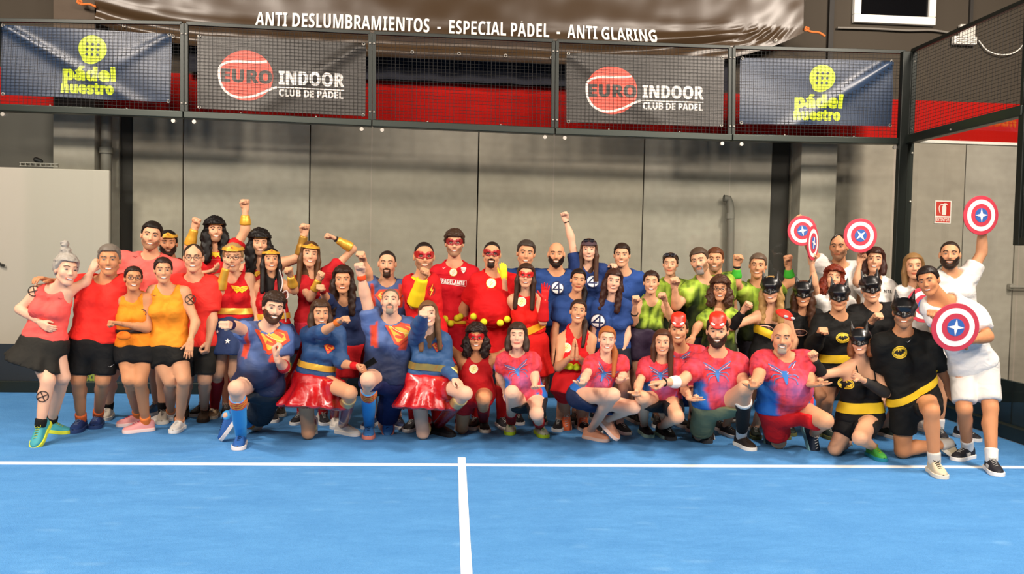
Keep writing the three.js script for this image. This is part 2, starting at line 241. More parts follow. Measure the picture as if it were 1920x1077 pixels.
{ const t = thing('shade_cloth', 'dark navy cloth strip hanging below the black tarp', 'cloth', [5, 3.66, -0.85]);
  mesh('sheet', cloth(6.6, 0.5, 80, 4, (u, v) => [0, 0.24, 0.02 * Math.sin(u * 90) + 0.01 * Math.sin(u * 37)]), std(0x10121f, 0.85, { side: THREE.DoubleSide }), t); }
// white board leaning behind the first glass pane, with its handle
{ const a = at(0, 308, -0.55), b = at(203, 315, -0.55), t = thing('board', 'tall pale grey board standing behind the glass by the grey-haired woman', 'board', [(a.x + b.x) / 2, 0, -0.55]), w = (b.x - a.x) / 2 + 0.02;
  mesh('panel', new RoundedBoxGeometry(w * 2, 2.05, 0.05, 2, 0.01).translate(0, 0.4 + 1.025, 0), std(0xbbb1a6, 0.45), t);
  mesh('foot_panel', box(-w, w, 0, 0.4, -0.02, 0.02), M.dark, t);
  mesh('handle', tube([V(-w + 0.02, 1.38, 0.04), V(-w + 0.06, 1.36, 0.07), V(-w + 0.1, 1.345, 0.06)], 0.014, 8, 8), M.dark, t);
  const k = thing('wire_tray', 'small wire tray lying on top of the pale board', 'tray', [a.x + 0.42, 2.46, -0.58]); const wires = [];
  for (let i = 0; i < 8; i++) wires.push(box(-0.2 + i * 0.055, -0.195 + i * 0.055, 0.01, 0.05, -0.03, 0.03)); wires.push(box(-0.21, 0.21, 0.045, 0.052, 0.025, 0.031), box(-0.21, 0.21, 0.01, 0.017, 0.025, 0.031)); mesh('wires', merge(wires), M.steel, k);
  mesh('grip', new THREE.CapsuleGeometry(0.03, 0.05, 3, 8).rotateZ(1.2).translate(-0.02, 0.08, 0), M.black, k); }
// dark strip with yellow lettering along the foot of the glass
{ const tx = canvasTex(2048, 96, (c, W, H) => { c.fillStyle = '#1a2433'; c.fillRect(0, 0, W, H); c.fillStyle = '#98a42a'; c.font = 'bold 80px sans-serif'; for (const x of [188, 556, 920, 1300, 1930]) { fit(c, 'pádel', x, 62, 62, 26, 74, 8); fit(c, 'nuestro', x, 90, 62, 24, 74, 8); } });
  const t = thing('foot_banner', 'dark strip with yellow lettering along the foot of the back glass', 'banner', [5.4, 0.3, -0.1]);
  mesh('sheet', cloth(11.4, 0.42, 40, 2, (u, v) => [0, 0, 0.01 * Math.sin(u * 40)]), bannerMat(tx, 0.6), t);
  mesh('lower_strip', box(-5.7, 5.7, -0.3, -0.19, -0.02, 0.0), std(0x26302a, 0.7), t); }
// extinguisher sign and hose, door fittings beyond the side glass
{ const tx = canvasTex(256, 384, (c) => { c.fillStyle = '#f4eee6'; c.fillRect(0, 0, 256, 384); c.fillStyle = '#cf2a1c'; c.fillRect(14, 14, 228, 244); c.fillRect(14, 284, 228, 84); c.fillStyle = '#f4eee6'; c.beginPath(); c.roundRect(112, 86, 64, 158, 16); c.fill(); c.fillRect(122, 66, 44, 24); c.fillRect(100, 54, 92, 16); c.fillRect(134, 40, 44, 10);
    c.strokeStyle = '#f4eee6'; c.lineWidth = 12; c.beginPath(); c.moveTo(118, 62); c.bezierCurveTo(40, 60, 60, 160, 84, 214); c.stroke(); c.font = 'bold 60px sans-serif'; fit(c, 'EXTINTOR', 24, 348, 208, 62, 46); });
  const a = at(1753, 376, -0.99), b = at(1782, 420, -0.99), t = thing('extinguisher_sign', 'red and white fire extinguisher sign on the grey wall', 'sign', [(a.x + b.x) / 2, (a.y + b.y) / 2, -0.985]), w = b.x - a.x, h = a.y - b.y;
  mesh('plate', new RoundedBoxGeometry(w, h, 0.006, 1, 0.002), M.white, t); mesh('print', new THREE.PlaneGeometry(w * 0.98, h * 0.98).translate(0, 0, 0.0045), std(0xffffff, 0.5, { map: tx }), t);
  const e = at(1768, 515, -0.9), x = thing('fire_extinguisher', 'red fire extinguisher with black hose behind the bearded man in white', 'extinguisher', e.toArray());
  mesh('cylinder', new THREE.LatheGeometry([[0, -0.5], [0.075, -0.5], [0.08, -0.48], [0.08, -0.1], [0.06, -0.04], [0.025, 0], [0.02, 0.03], [0, 0.03]].map((q) => new THREE.Vector2(...q)), 20), std(0xb51a12, 0.3), x);
  mesh('valve', new RoundedBoxGeometry(0.09, 0.03, 0.03, 2, 0.006).translate(0, 0.045, 0), M.black, x); mesh('hose', tube([V(0.03, 0.04, 0.02), V(-0.02, 0.12, 0.03), V(-0.1, 0.06, 0.04), V(-0.12, -0.08, 0.04), V(-0.1, -0.3, 0.04)], 0.011, 20, 8), M.black, x);
  const d = at(1905, 538, -0.96), k = thing('push_bar', 'grey push bar on the door beyond the side glass', 'door handle', d.toArray()); mesh('rod', new THREE.CapsuleGeometry(0.022, 0.5, 4, 10).rotateZ(Math.PI / 2).translate(0.15, 0, 0.05), M.grey, k); mesh('bracket', new RoundedBoxGeometry(0.05, 0.08, 0.07, 2, 0.01).translate(-0.08, 0, 0.01), M.grey, k); }
// floodlights
FLOODS.forEach(([x, y, z, ax, az, I], i) => {
  const p = V(x, y, z), t = new THREE.Group(); t.name = numbered('floodlight'); t.position.copy(p); t.lookAt(ax, 0.9, az); scene.add(t);
  tag(t, ['floodlight on the pole by the left end of the back glass', 'floodlight on the pole by the right end of the back glass', 'second floodlight from the back glass, left pole', 'second floodlight from the back glass, right pole', 'third floodlight from the back glass, left pole', 'third floodlight from the back glass, right pole', 'fourth floodlight from the back glass, left pole', 'fourth floodlight from the back glass, right pole', 'hanging floodlight without a pole, left of the centre line', 'hanging floodlight without a pole, right of the centre line'][i], 'floodlight', 'floodlights around the court');
  mesh('housing', new RoundedBoxGeometry(1.25, 0.75, 0.12, 2, 0.03).translate(0, 0, -0.08), M.dark, t);
  mesh('lens', new THREE.PlaneGeometry(1.15, 0.65).translate(0, 0, -0.005), new THREE.MeshStandardMaterial({ color: 0x222222, emissive: FLOOD_COLOR, emissiveIntensity: 5 }), t);
  const L = new THREE.RectAreaLight(FLOOD_COLOR, I, 1.15, 0.65); L.position.copy(p).add(V(ax, 0.9, az).sub(p).normalize().multiplyScalar(0.02)); L.lookAt(ax, 0.9, az); L.name = 'flood_glow'; scene.add(L);
  if (y < 6.5) mesh('pole', new THREE.CylinderGeometry(0.05, 0.06, y - 0.1, 10).translate(0, 0, 0), M.frame, t).applyQuaternion(t.quaternion.clone().invert()).position.copy(V(0, -(y - 0.1) / 2, 0).applyQuaternion(t.quaternion.clone().invert()).add(V(0, 0, -0.16)));
});
// ---------------------------------------------------------------- distance fields and their surfaces
// a primitive is a tapered capsule a-b (ra, rb), optionally flattened along n by s, or an ellipsoid e about a with axes X, Y, Z
function cap(a, b, ra, rb = ra, o = {}) {
  const d = b.clone().sub(a), L2 = Math.max(d.lengthSq(), 1e-9), n = o.n;
  return { x: a.x, y: a.y, z: a.z, bx: d.x, by: d.y, bz: d.z, il: 1 / L2, len: Math.sqrt(L2), ra, dr: rb - ra, nx: n ? n.x : 0, ny: n ? n.y : 0, nz: n ? n.z : 0, s: o.s ? 1 / o.s - 1 : 0, fa: o.fa, fb: o.fb, R: Math.max(ra, rb) };
}
const ball = (a, r, o) => cap(a, a.clone().add(V(0, 1e-4, 0)), r, r, o);
const ell = (x, y, z, rx, ry, rz) => ({ e: 1, x, y, z, rx, ry, rz, m: Math.min(rx, ry, rz), bx: 0, by: 0, bz: 0, R: Math.max(rx, ry, rz) });
function pd(q, x, y, z) {
  let px = x - q.x, py = y - q.y, pz = z - q.z;
  if (q.e) { const k = Math.sqrt((px / q.rx) ** 2 + (py / q.ry) ** 2 + (pz / q.rz) ** 2); return (k - 1) * (k > 1 ? Math.sqrt(px * px + py * py + pz * pz) / k : q.m); }
  if (q.s) { const d = (px * q.nx + py * q.ny + pz * q.nz) * q.s; px += q.nx * d; py += q.ny * d; pz += q.nz * d; }
  const t = (px * q.bx + py * q.by + pz * q.bz) * q.il, c = t < 0 ? 0 : t > 1 ? 1 : t;
  px -= q.bx * c; py -= q.by * c; pz -= q.bz * c;
  let d = Math.sqrt(px * px + py * py + pz * pz) - q.ra - q.dr * c;
  if (q.fb) d = smax(d, (t - 1) * q.len, 0.014);
  if (q.fa) d = Math.max(d, -t * q.len);
  return d;
}
const smin = (a, b, k) => { const h = k - Math.abs(a - b); return h > 0 ? Math.min(a, b) - (h * h) / (4 * k) : Math.min(a, b); };
const smax = (a, b, k) => -smin(-a, -b, k);
function bounds(ps, pad) {
  const lo = V(1e9, 1e9, 1e9), hi = V(-1e9, -1e9, -1e9);
  for (const q of ps) { const R = q.R + pad; lo.min(V(Math.min(q.x, q.x + q.bx) - R, Math.min(q.y, q.y + q.by) - R, Math.min(q.z, q.z + q.bz) - R)); hi.max(V(Math.max(q.x, q.x + q.bx) + R, Math.max(q.y, q.y + q.by) + R, Math.max(q.z, q.z + q.bz) + R)); }
  return [lo, hi];
}
class Field {
  constructor(lo, hi, h) { this.lo = lo; this.h = h; this.n = [0, 1, 2].map((i) => Math.ceil((hi.getComponent(i) - lo.getComponent(i)) / h) + 1); this.f = new Float32Array(this.n[0] * this.n[1] * this.n[2]).fill(0.5); }
  each(lo, hi, fn) {
    const { n, h, f } = this, L = this.lo, a = [0, 1, 2].map((i) => Math.max(0, Math.floor((lo.getComponent(i) - L.getComponent(i)) / h))), b = [0, 1, 2].map((i) => Math.min(n[i] - 1, Math.ceil((hi.getComponent(i) - L.getComponent(i)) / h)));
    for (let k = a[2]; k <= b[2]; k++) for (let j = a[1]; j <= b[1]; j++) { let o = (k * n[1] + j) * n[0] + a[0]; for (let i = a[0]; i <= b[0]; i++, o++) f[o] = fn(L.x + i * h, L.y + j * h, L.z + k * h, f[o]); }
  }
  group(ps, k, o = {}) {                                          // smooth union of ps, clipped, then joined to what is there
    const [lo, hi] = bounds(ps, k + this.h * 2.5), ko = o.ko ?? 0.008;
    this.each(lo, hi, (x, y, z, f) => {
      let d = 9; for (const q of ps) d = smin(d, pd(q, x, y, z), k);
      if (o.sub) for (const q of o.sub) d = smax(d, -pd(q, x, y, z), q.k ?? 0.01);
      if (o.clip) for (const c of o.clip) d = smax(d, (x - c[0].x) * c[1].x + (y - c[0].y) * c[1].y + (z - c[0].z) * c[1].z, o.ck ?? 0.014);
      return smin(f, d, ko);
    });
    return this;
  }
  sample(p) {
    const { n, h, f, lo } = this, x = (p.x - lo.x) / h, y = (p.y - lo.y) / h, z = (p.z - lo.z) / h, i = Math.floor(x), j = Math.floor(y), k = Math.floor(z);
    if (i < 0 || j < 0 || k < 0 || i >= n[0] - 1 || j >= n[1] - 1 || k >= n[2] - 1) return 0.5;
    const o = (k * n[1] + j) * n[0] + i, u = x - i, v = y - j, w = z - k, sy = n[0], sz = n[0] * n[1];
    const l = (a, b, t) => a + (b - a) * t;
    return l(l(l(f[o], f[o + 1], u), l(f[o + sy], f[o + sy + 1], u), v), l(l(f[o + sz], f[o + sz + 1], u), l(f[o + sz + sy], f[o + sz + sy + 1], u), v), w);
  }
  surface() {                                                     // surface nets
    const { n, h, f, lo } = this, [X, Y, Z] = n, sy = X, sz = X * Y, idx = new Int32Array(f.length).fill(-1), pos = [], ind = [], off = [0, 1, sy, sy + 1, sz, sz + 1, sz + sy, sz + sy + 1];
    for (let k = 0; k < Z - 1; k++) for (let j = 0; j < Y - 1; j++) for (let i = 0, o = k * sz + j * sy; i < X - 1; i++, o++) {
      let m = 0; for (let c = 0; c < 8; c++) if (f[o + off[c]] < 0) m |= 1 << c;
      if (m === 0 || m === 255) continue;
      let x = 0, y = 0, z = 0, c = 0;
      for (let a = 0; a < 8; a++) for (let e = 1; e < 8; e <<= 1) { if (a & e) continue; const b = a | e; if (!(m >> a & 1) === !(m >> b & 1)) continue; const fa = f[o + off[a]], t = fa / (fa - f[o + off[b]]); x += (a & 1) + (e === 1 ? t : 0); y += (a >> 1 & 1) + (e === 2 ? t : 0); z += (a >> 2 & 1) + (e === 4 ? t : 0); c++; }
      idx[o] = pos.length / 3; pos.push(lo.x + (i + x / c) * h, lo.y + (j + y / c) * h, lo.z + (k + z / c) * h);
    }
    const quad = (a, b, c, d, s) => { if (a < 0 || b < 0 || c < 0 || d < 0) return; if (s) ind.push(a, b, c, a, c, d); else ind.push(a, c, b, a, d, c); };
    for (let k = 1; k < Z - 1; k++) for (let j = 1; j < Y - 1; j++) for (let i = 1, o = k * sz + j * sy + 1; i < X - 1; i++, o++) {
      const s = f[o] < 0;
      if (s !== f[o + 1] < 0) quad(idx[o - sy - sz], idx[o - sz], idx[o], idx[o - sy], s);
      if (s !== f[o + sy] < 0) quad(idx[o - 1 - sz], idx[o - 1], idx[o], idx[o - sz], s);
      if (s !== f[o + sz] < 0) quad(idx[o - 1 - sy], idx[o - sy], idx[o], idx[o - 1], s);
    }
    const g = new THREE.BufferGeometry(); g.setAttribute('position', new THREE.BufferAttribute(new Float32Array(pos), 3)); g.setIndex(new THREE.BufferAttribute(new Uint32Array(ind), 1)); g.computeVertexNormals(); return g;
  }
}
function paint(g, fn) { const p = g.attributes.position, c = new Float32Array(p.count * 3), v = V(0, 0, 0); for (let i = 0; i < p.count; i++) { const q = fn(v.fromBufferAttribute(p, i)); c[i * 3] = q[0]; c[i * 3 + 1] = q[1]; c[i * 3 + 2] = q[2]; } g.setAttribute('color', new THREE.BufferAttribute(c, 3)); return g; }
function ruffle(g, amp0, fx, fy, fz, s = 0, wt = null) { const p = g.attributes.position, n = g.attributes.normal; for (let i = 0; i < p.count; i++) { const x = p.getX(i), y = p.getY(i), z = p.getZ(i), amp = wt ? amp0 * wt(x, y, z) : amp0, a = amp * (0.3 + noise.noise(x * fx, y * fy, z * fz + s) + 0.5 * noise.noise(x * fx * 2.3 + 7, y * fy * 2.3, z * fz * 2.3 + s)); p.setXYZ(i, x + n.getX(i) * a, y + n.getY(i) * a, z + n.getZ(i) * a); } g.computeVertexNormals(); return g; }
function bake(fn, lo, hi, h) { const F = new Field(V(...lo), V(...hi), h); F.each(F.lo, V(9, 9, 9), (x, y, z) => fn(x, y, z)); return F.surface(); }

// ---------------------------------------------------------------- head and hair templates (origin mid-head, face towards +z, metres)
function headPrims(fem) {
  const w = fem ? 0.94 : 1, A = [ell(0, 0.03, -0.012, 0.076 * w, 0.088, 0.096), ell(0, -0.03, 0.022, 0.06 * w, 0.084, 0.072)];
  for (const s of [-1, 1]) A.push(cap(V(s * 0.049 * w, -0.055, 0), V(s * 0.02, -0.1, 0.056), fem ? 0.018 : 0.024, 0.016), ball(V(s * 0.04 * w, -0.027, 0.055), 0.026));
  A.push(ball(V(0, -0.1, 0.061), fem ? 0.017 : 0.022), cap(V(-0.03, 0.03, 0.077), V(0.03, 0.03, 0.077), fem ? 0.011 : 0.014));
  const B = [cap(V(0, 0.014, 0.084), V(0, -0.028, 0.103), 0.008, fem ? 0.0105 : 0.0125)];
  for (const s of [-1, 1]) B.push(ball(V(s * 0.011, -0.031, 0.093), 0.0085));
  B.push(cap(V(-0.019, -0.062, 0.081), V(0.019, -0.062, 0.081), 0.0085));
  const C = [-1, 1].map((s) => ell(s * 0.079 * w, -0.004, -0.008, 0.011, 0.032, 0.02));
  const S = [-1, 1].map((s) => ball(V(s * 0.031, 0.006, 0.1), 0.018));
  return [A, B, C, S];
}
const HP = { m: headPrims(false), f: headPrims(true) };
function headSD(g, x, y, z, ears = true) {
  const [A, B, C, S] = HP[g]; let d = 9; for (const q of A) d = smin(d, pd(q, x, y, z), 0.022); for (const q of B) d = smin(d, pd(q, x, y, z), 0.009);
  if (ears) for (const q of C) d = smin(d, pd(q, x, y, z), 0.008); for (const q of S) d = smax(d, -pd(q, x, y, z), 0.008); return d;
}
const smile = (x) => -0.067 + x * x * 9;
const headGeo = {};
for (const g of ['m', 'f']) headGeo[g] = paint(bake((x, y, z) => headSD(g, x, y, z), [-0.11, -0.145, -0.13], [0.11, 0.14, 0.135], 0.0068), (p) => {
  let r = 1, gg = 1, b = 1; const e = Math.hypot(p.x / 0.031, (p.y - smile(p.x)) / 0.0115); if (p.z > 0.06 && e < 1.05) { r = 0.86; gg = g === 'f' ? 0.42 : 0.6; b = g === 'f' ? 0.42 : 0.58; }
  const c = Math.max(0, 1 - Math.hypot(Math.abs(p.x) - 0.042, p.y + 0.03) / 0.03) * (p.z > 0.03 ? 1 : 0); gg *= 1 - 0.14 * c; b *= 1 - 0.12 * c; return [r, gg, b];
});
const teethGeo = bake((x, y, z) => Math.max(headSD('m', x, y, z, false) - 0.0028, Math.hypot(x / 0.022, (y - smile(x)) / 0.0056) * 0.006 - 0.006, 0.05 - z), [-0.04, -0.085, 0.05], [0.04, -0.04, 0.11], 0.0028);
const eyeGeo = paint(new THREE.SphereGeometry(0.0132, 16, 10), (p) => (Math.hypot(p.x, p.y) < 0.0035 && p.z > 0 ? [0.012, 0.008, 0.006] : Math.hypot(p.x, p.y) < 0.0082 && p.z > 0 ? [0.05, 0.026, 0.014] : [0.34, 0.29, 0.26]));
const browGeo = (s) => { const g = tube([V(s * 0.013, 0.0265, 0.0945), V(s * 0.032, 0.032, 0.09), V(s * 0.053, 0.025, 0.0735)], 0.0036, 8, 5); return g; };
const browGeos = [browGeo(-1), browGeo(1)];
const hairline = (x, y, z, yf) => (z > 0.058 ? yf : z > -0.01 ? lerp(-0.015, yf, sst(-0.01, 0.062, z)) : lerp(-0.075, -0.015, sst(-0.06, -0.01, z)));
function shortHair(x, y, z, t, yf, nz = 0) { const d = headSD('m', x, y, z, false) - t - (y > 0.06 ? t * 0.45 : 0) - (nz ? nz * noise.noise(x * 55, y * 40, z * 55) : 0); return smax(d, hairline(x, y, z, yf) - y, 0.006); }
const sym = (x) => Math.abs(x);
function drape(len, rad, wave, back = 1) {                        // curtains of hair at both sides and behind
  const P = [cap(V(0.066, 0.05, -0.01), V(0.08, -0.06, 0.0), 0.026, 0.03 * rad), cap(V(0.08, -0.06, 0.0), V(0.088, -len, 0.02), 0.03 * rad, 0.024 * rad)];
  const K = [cap(V(0, 0.0, -0.07), V(0, -len * 0.9, -0.075), 0.06, 0.055, { n: V(1, 0, 0), s: 1.5 })];
  return (x, y, z) => { const u = sym(x) + wave * Math.sin(y * 95 + z * 40); let d = 9; for (const q of P) d = smin(d, pd(q, u, y, z), 0.02); if (back) for (const q of K) d = smin(d, pd(q, x, y, z), 0.03); return d - 0.004 * noise.noise(x * 60, y * 12, z * 60); };
}
const HB = [[-0.15, -0.16, -0.17], [0.15, 0.2, 0.14]], LB = [[-0.17, -0.42, -0.18], [0.17, 0.2, 0.14]];
const HAIRDEF = {
  buzz: [(x, y, z) => shortHair(x, y, z, 0.0035, 0.085), HB, 0.0074], recede: [(x, y, z) => Math.max(shortHair(x, y, z, 0.006, 0.104), 0.02 + 0.03 - sym(x) * 1.2 - (0.06 - z)), HB, 0.0074],
  short: [(x, y, z) => shortHair(x, y, z, 0.011, 0.073, 0.004), HB, 0.0074], full: [(x, y, z) => shortHair(x, y, z, 0.018, 0.064, 0.012), HB, 0.0074],
  tied: [(x, y, z) => Math.min(shortHair(x, y, z, 0.009, 0.076) - 0.004 * noise.noise(x * 70, y * 25, z * 18), pd(ball(V(0, 0.01, -0.115), 0.035), x, y, z) - 0.008 * noise.noise(x * 60, y * 60, z * 60)), HB, 0.0074],
  bun: [(x, y, z) => smin(shortHair(x, y, z, 0.014, 0.07, 0.008), Math.min(pd(ball(V(-0.02, 0.15, -0.02), 0.04), x, y, z), pd(ball(V(-0.03, 0.2, -0.02), 0.03), x, y, z)) - 0.012 * noise.noise(x * 50, y * 50, z * 50), 0.02), [[-0.15, -0.16, -0.17], [0.15, 0.27, 0.14]], 0.007],
  pony: [(x, y, z) => smin(shortHair(x, y, z, 0.009, 0.076), Math.min(pd(cap(V(0.03, 0, -0.1), V(0.09, -0.12, -0.02), 0.03, 0.03), x, y, z), pd(cap(V(0.09, -0.12, -0.02), V(0.085, -0.34, 0.04), 0.03, 0.018), x, y, z)) - 0.005 * noise.noise(x * 70, y * 10, z * 70), 0.02), LB, 0.0088],
  long: [(() => { const f = drape(0.33, 1, 0.0); return (x, y, z) => smin(shortHair(x, y, z, 0.012, 0.078), Math.max(f(x, y, z), z - 0.06), 0.015); })(), LB, 0.0092],
  wave: [(() => { const f = drape(0.3, 1.25, 0.0035); return (x, y, z) => smin(shortHair(x, y, z, 0.016, 0.074, 0.01), Math.max(f(x, y, z) - 0.012 * noise.noise(x * 40, y * 22, z * 40), z - 0.075), 0.015); })(), LB, 0.0092],
  bob: [(() => { const f = drape(0.12, 1.2, 0.002); return (x, y, z) => smin(shortHair(x, y, z, 0.014, 0.07, 0.006), Math.max(f(x, y, z), z - 0.07), 0.015); })(), HB, 0.007],
  curly: [(() => { const f = drape(0.15, 1.9, 0.008); return (x, y, z) => Math.max(smin(shortHair(x, y, z, 0.026, 0.07), f(x, y, z), 0.02) - 0.016 * noise.noise(x * 42, y * 42, z * 42) - 0.01 * noise.noise(x * 90, y * 90, z * 90), z > 0.03 ? 0.06 * (1 - Math.hypot(x / 0.062, (y + 0.025) / 0.1)) : -1); })(), [[-0.2, -0.27, -0.19], [0.2, 0.2, 0.16]], 0.0095],
  wig: [(() => { const f = drape(0.3, 2.0, 0.003); return (x, y, z) => smin(shortHair(x, y, z, 0.03, 0.06, 0.014), Math.max(f(x, y, z) - 0.018 * noise.noise(x * 38, y * 18, z * 38), z - 0.06), 0.02); })(), [[-0.21, -0.4, -0.19], [0.21, 0.2, 0.15]], 0.0105],
};
const beardCut = (x, y, z) => Math.max(y + 0.047 - sst(0.03, 0.072, sym(x)) * 0.036, 0.012 - z, 1 - Math.hypot(x / 0.03, (y - smile(x)) / 0.0125) > 0 ? 0.004 : -1);
const EXTRADEF = {
  beard: [(x, y, z) => Math.max(headSD('m', x, y, z, false) - 0.0065 - 0.003 * noise.noise(x * 90, y * 90, z * 90), beardCut(x, y, z)), HB, 0.0045], stubble: [(x, y, z) => Math.max(headSD('m', x, y, z, false) - 0.0014, beardCut(x, y, z)), HB, 0.0045],
  goatee: [(x, y, z) => Math.max(headSD('m', x, y, z, false) - 0.005, sym(x) - 0.034, Math.max(y + 0.043, 0.04 - z), 1 - Math.hypot(x / 0.026, (y - smile(x)) / 0.012) > 0 ? 0.004 : -1), HB, 0.0045],
  moustache: [(x, y, z) => Math.max(headSD('m', x, y, z, false) - 0.006, sym(x) - 0.03, Math.abs(y + 0.049 - x * x * -6) - 0.007, 0.04 - z), HB, 0.0045],
  eyemask: [(x, y, z) => Math.max(headSD('m', x, y, z, false) - 0.007, Math.abs(y - 0.01 - sym(x) * 0.14) - 0.03 + (sym(x) < 0.012 ? 0.012 : 0) + Math.max(0, sym(x) - 0.055) * 0.35, -z - 0.005, 0.0125 - Math.hypot((sym(x) - 0.031) * 0.85, (y - 0.007) * 1.2)), HB, 0.0045],
  catmask: [(x, y, z) => { let d = headSD('m', x, y, z, false) - 0.012 - 0.019 * sst(0.015, 0.06, y); d = smin(d, Math.min(pd(cap(V(0.056, 0.085, 0.035), V(0.071, 0.2, 0.02), 0.028, 0.002), sym(x), y, z), pd(cap(V(0.012, 0.03, 0.095), V(0.058, 0.054, 0.075), 0.007, 0.006), sym(x), y, z)), 0.012); d = Math.max(d, -0.036 + sym(x) * 0.3 - y, -z - 0.005, y > 0.1 && z < 0.05 && sym(x) < 0.035 ? 0.05 - z : -1); return Math.max(d, 0.0105 - Math.hypot((sym(x) - 0.032) * 0.75, (y - 0.007 - (sym(x) - 0.032) * 0.3) * 1.35)); }, [[-0.14, -0.07, -0.06], [0.14, 0.22, 0.15]], 0.0062],
  topmask: [(x, y, z) => Math.max(headSD('m', x, y - 0.03 * sst(0.06, 0.13, y), z, false) - 0.024, Math.hypot(x / 0.068, (y - 0.105) / 0.078, 0) * 0.06 - 0.06, 0.02 - z, 0.014 - Math.hypot((sym(x) - 0.035) * 0.8, (y - 0.066 - (sym(x) - 0.035) * 0.4) * 1.3)), [[-0.12, 0.0, -0.05], [0.12, 0.2, 0.15]], 0.005],
  topeyes: [(x, y, z) => Math.max(headSD('m', x, y, z, false) - 0.021, Math.hypot((sym(x) - 0.035) * 0.8, (y - 0.066 - (sym(x) - 0.035) * 0.4) * 1.3) - 0.017, 0.0 - z), [[-0.12, 0.0, -0.05], [0.12, 0.18, 0.14]], 0.005],
  tiara: [(x, y, z) => { const pk = Math.max(0, 1 - sym(x) / 0.05) * 0.022; return Math.max(Math.abs(headSD('m', x, y, z, false) - 0.017) - 0.006, Math.abs(y - 0.072 - pk * 0.5 - (z - 0.06) * -0.1) - 0.0135 - pk * 0.5, -z - 0.06); }, [[-0.13, 0.0, -0.1], [0.13, 0.16, 0.15]], 0.005],
  bandana: [(x, y, z) => Math.max(Math.abs(headSD('m', x, y, z, false) - 0.014) - 0.006, Math.abs(y - 0.078 + z * 0.1) - 0.02), [[-0.13, 0.0, -0.14], [0.13, 0.16, 0.15]], 0.006],
};
const cache = {};
function tmpl(k) { if (!cache[k]) { const [f, b, h] = HAIRDEF[k] || EXTRADEF[k]; cache[k] = bake(f, b[0], b[1], h); } return cache[k]; }
const glassesGeo = (() => { const a = []; for (const s of [-1, 1]) { a.push(new THREE.TorusGeometry(0.021, 0.0022, 6, 20).scale(1.1, 0.85, 1).translate(s * 0.031, 0.003, 0.1)); a.push(tube([V(s * 0.053, 0.008, 0.097), V(s * 0.074, 0.01, 0.05), V(s * 0.08, 0.008, 0)], 0.002, 6, 5)); } a.push(tube([V(-0.009, 0.006, 0.102), V(0, 0.01, 0.104), V(0.009, 0.006, 0.102)], 0.002, 4, 5)); return merge(a); })();
const shadesGeo = (() => { const a = []; for (const s of [-1, 1]) a.push(new THREE.SphereGeometry(0.026, 14, 8).scale(1.15, 0.8, 0.35).rotateX(-0.5).translate(s * 0.032, 0.105, 0.078)); a.push(tube([V(-0.085, 0.05, -0.02), V(-0.07, 0.1, 0.05), V(0, 0.115, 0.082), V(0.07, 0.1, 0.05), V(0.085, 0.05, -0.02)], 0.004, 20, 6)); return merge(a); })();
const starGeo = (() => { const s = new THREE.Shape(); for (let i = 0; i < 10; i++) { const r = i % 2 ? 0.0045 : 0.0115, a = (i * Math.PI) / 5; s[i ? 'lineTo' : 'moveTo'](Math.sin(a) * r, Math.cos(a) * r); } return new THREE.ExtrudeGeometry(s, { depth: 0.002, bevelEnabled: false }).translate(0, 0.086, 0.106); })();

// ---------------------------------------------------------------- hands (right hand: wrist at origin, fingers +y, palm +z, thumb +x)
function makeHand(kind) {
  const ps = [], D = Math.PI / 180;
  for (const x of [-0.026, -0.009, 0.009, 0.024]) ps.push(cap(V(x * 0.72, 0.004, 0), V(x, 0.082, 0), 0.0155, 0.0125));
  ps.push(cap(V(0, -0.02, 0), V(0, 0.02, 0), 0.027, 0.023, { n: V(0, 0, 1), s: 0.75 }));
  const lens = [0.074, 0.083, 0.077, 0.06], xs = [0.027, 0.009, -0.009, -0.027], curls = { fist: [88, 98, 62], grip: [60, 70, 45], relax: [28, 32, 20], open: [4, 6, 4] };
  const sub = [];
  for (let i = 0; i < 4; i++) {
    const c = kind === 'web' ? (i === 1 || i === 2 ? [70, 85, 50] : [6, 8, 5]) : kind === 'point' ? (i ? curls.fist : [4, 5, 3]) : curls[kind], sp = kind === 'open' || kind === 'web' ? (xs[i] / 0.027) * 0.17 : 0;
    let p = V(xs[i], 0.086 - Math.abs(xs[i]) * 0.12, 0), a = 0; const seg = [0.45, 0.3, 0.25], F = [];
    for (let j = 0; j < 3; j++) { a += c[j] * D; const d = V(Math.sin(sp) * Math.cos(a), Math.cos(sp) * Math.cos(a), Math.sin(a)), q = p.clone().addScaledVector(d, lens[i] * seg[j]); F.push(cap(p, q, 0.0092 - j * 0.0009, 0.0083 - j * 0.0009)); p = q; }
    sub.push(F);
  }
  const th = { fist: [[0.026, 0.03, 0.012], [0.034, 0.062, 0.03], [0.008, 0.074, 0.047]], grip: [[0.026, 0.03, 0.012], [0.044, 0.062, 0.034], [0.026, 0.086, 0.05]], relax: [[0.024, 0.026, 0.008], [0.047, 0.06, 0.022], [0.05, 0.09, 0.03]], open: [[0.024, 0.024, 0.006], [0.055, 0.055, 0.012], [0.074, 0.082, 0.014]], web: [[0.024, 0.024, 0.006], [0.055, 0.055, 0.014], [0.072, 0.08, 0.02]], point: [[0.026, 0.03, 0.012], [0.034, 0.062, 0.03], [0.008, 0.074, 0.047]] }[kind].map((q) => V(...q));
  sub.push([cap(th[0], th[1], 0.0155, 0.0105), cap(th[1], th[2], 0.0105, 0.0085)]);
  const F = new Field(V(-0.06, -0.05, -0.035), V(0.1, 0.19, 0.1), 0.0056); F.group(ps, 0.012); for (const s of sub) F.group(s, 0.006, { ko: 0.004 });
  return F.surface();
}
const hands = {}; const handGeo = (k) => (hands[k] ??= makeHand(k));

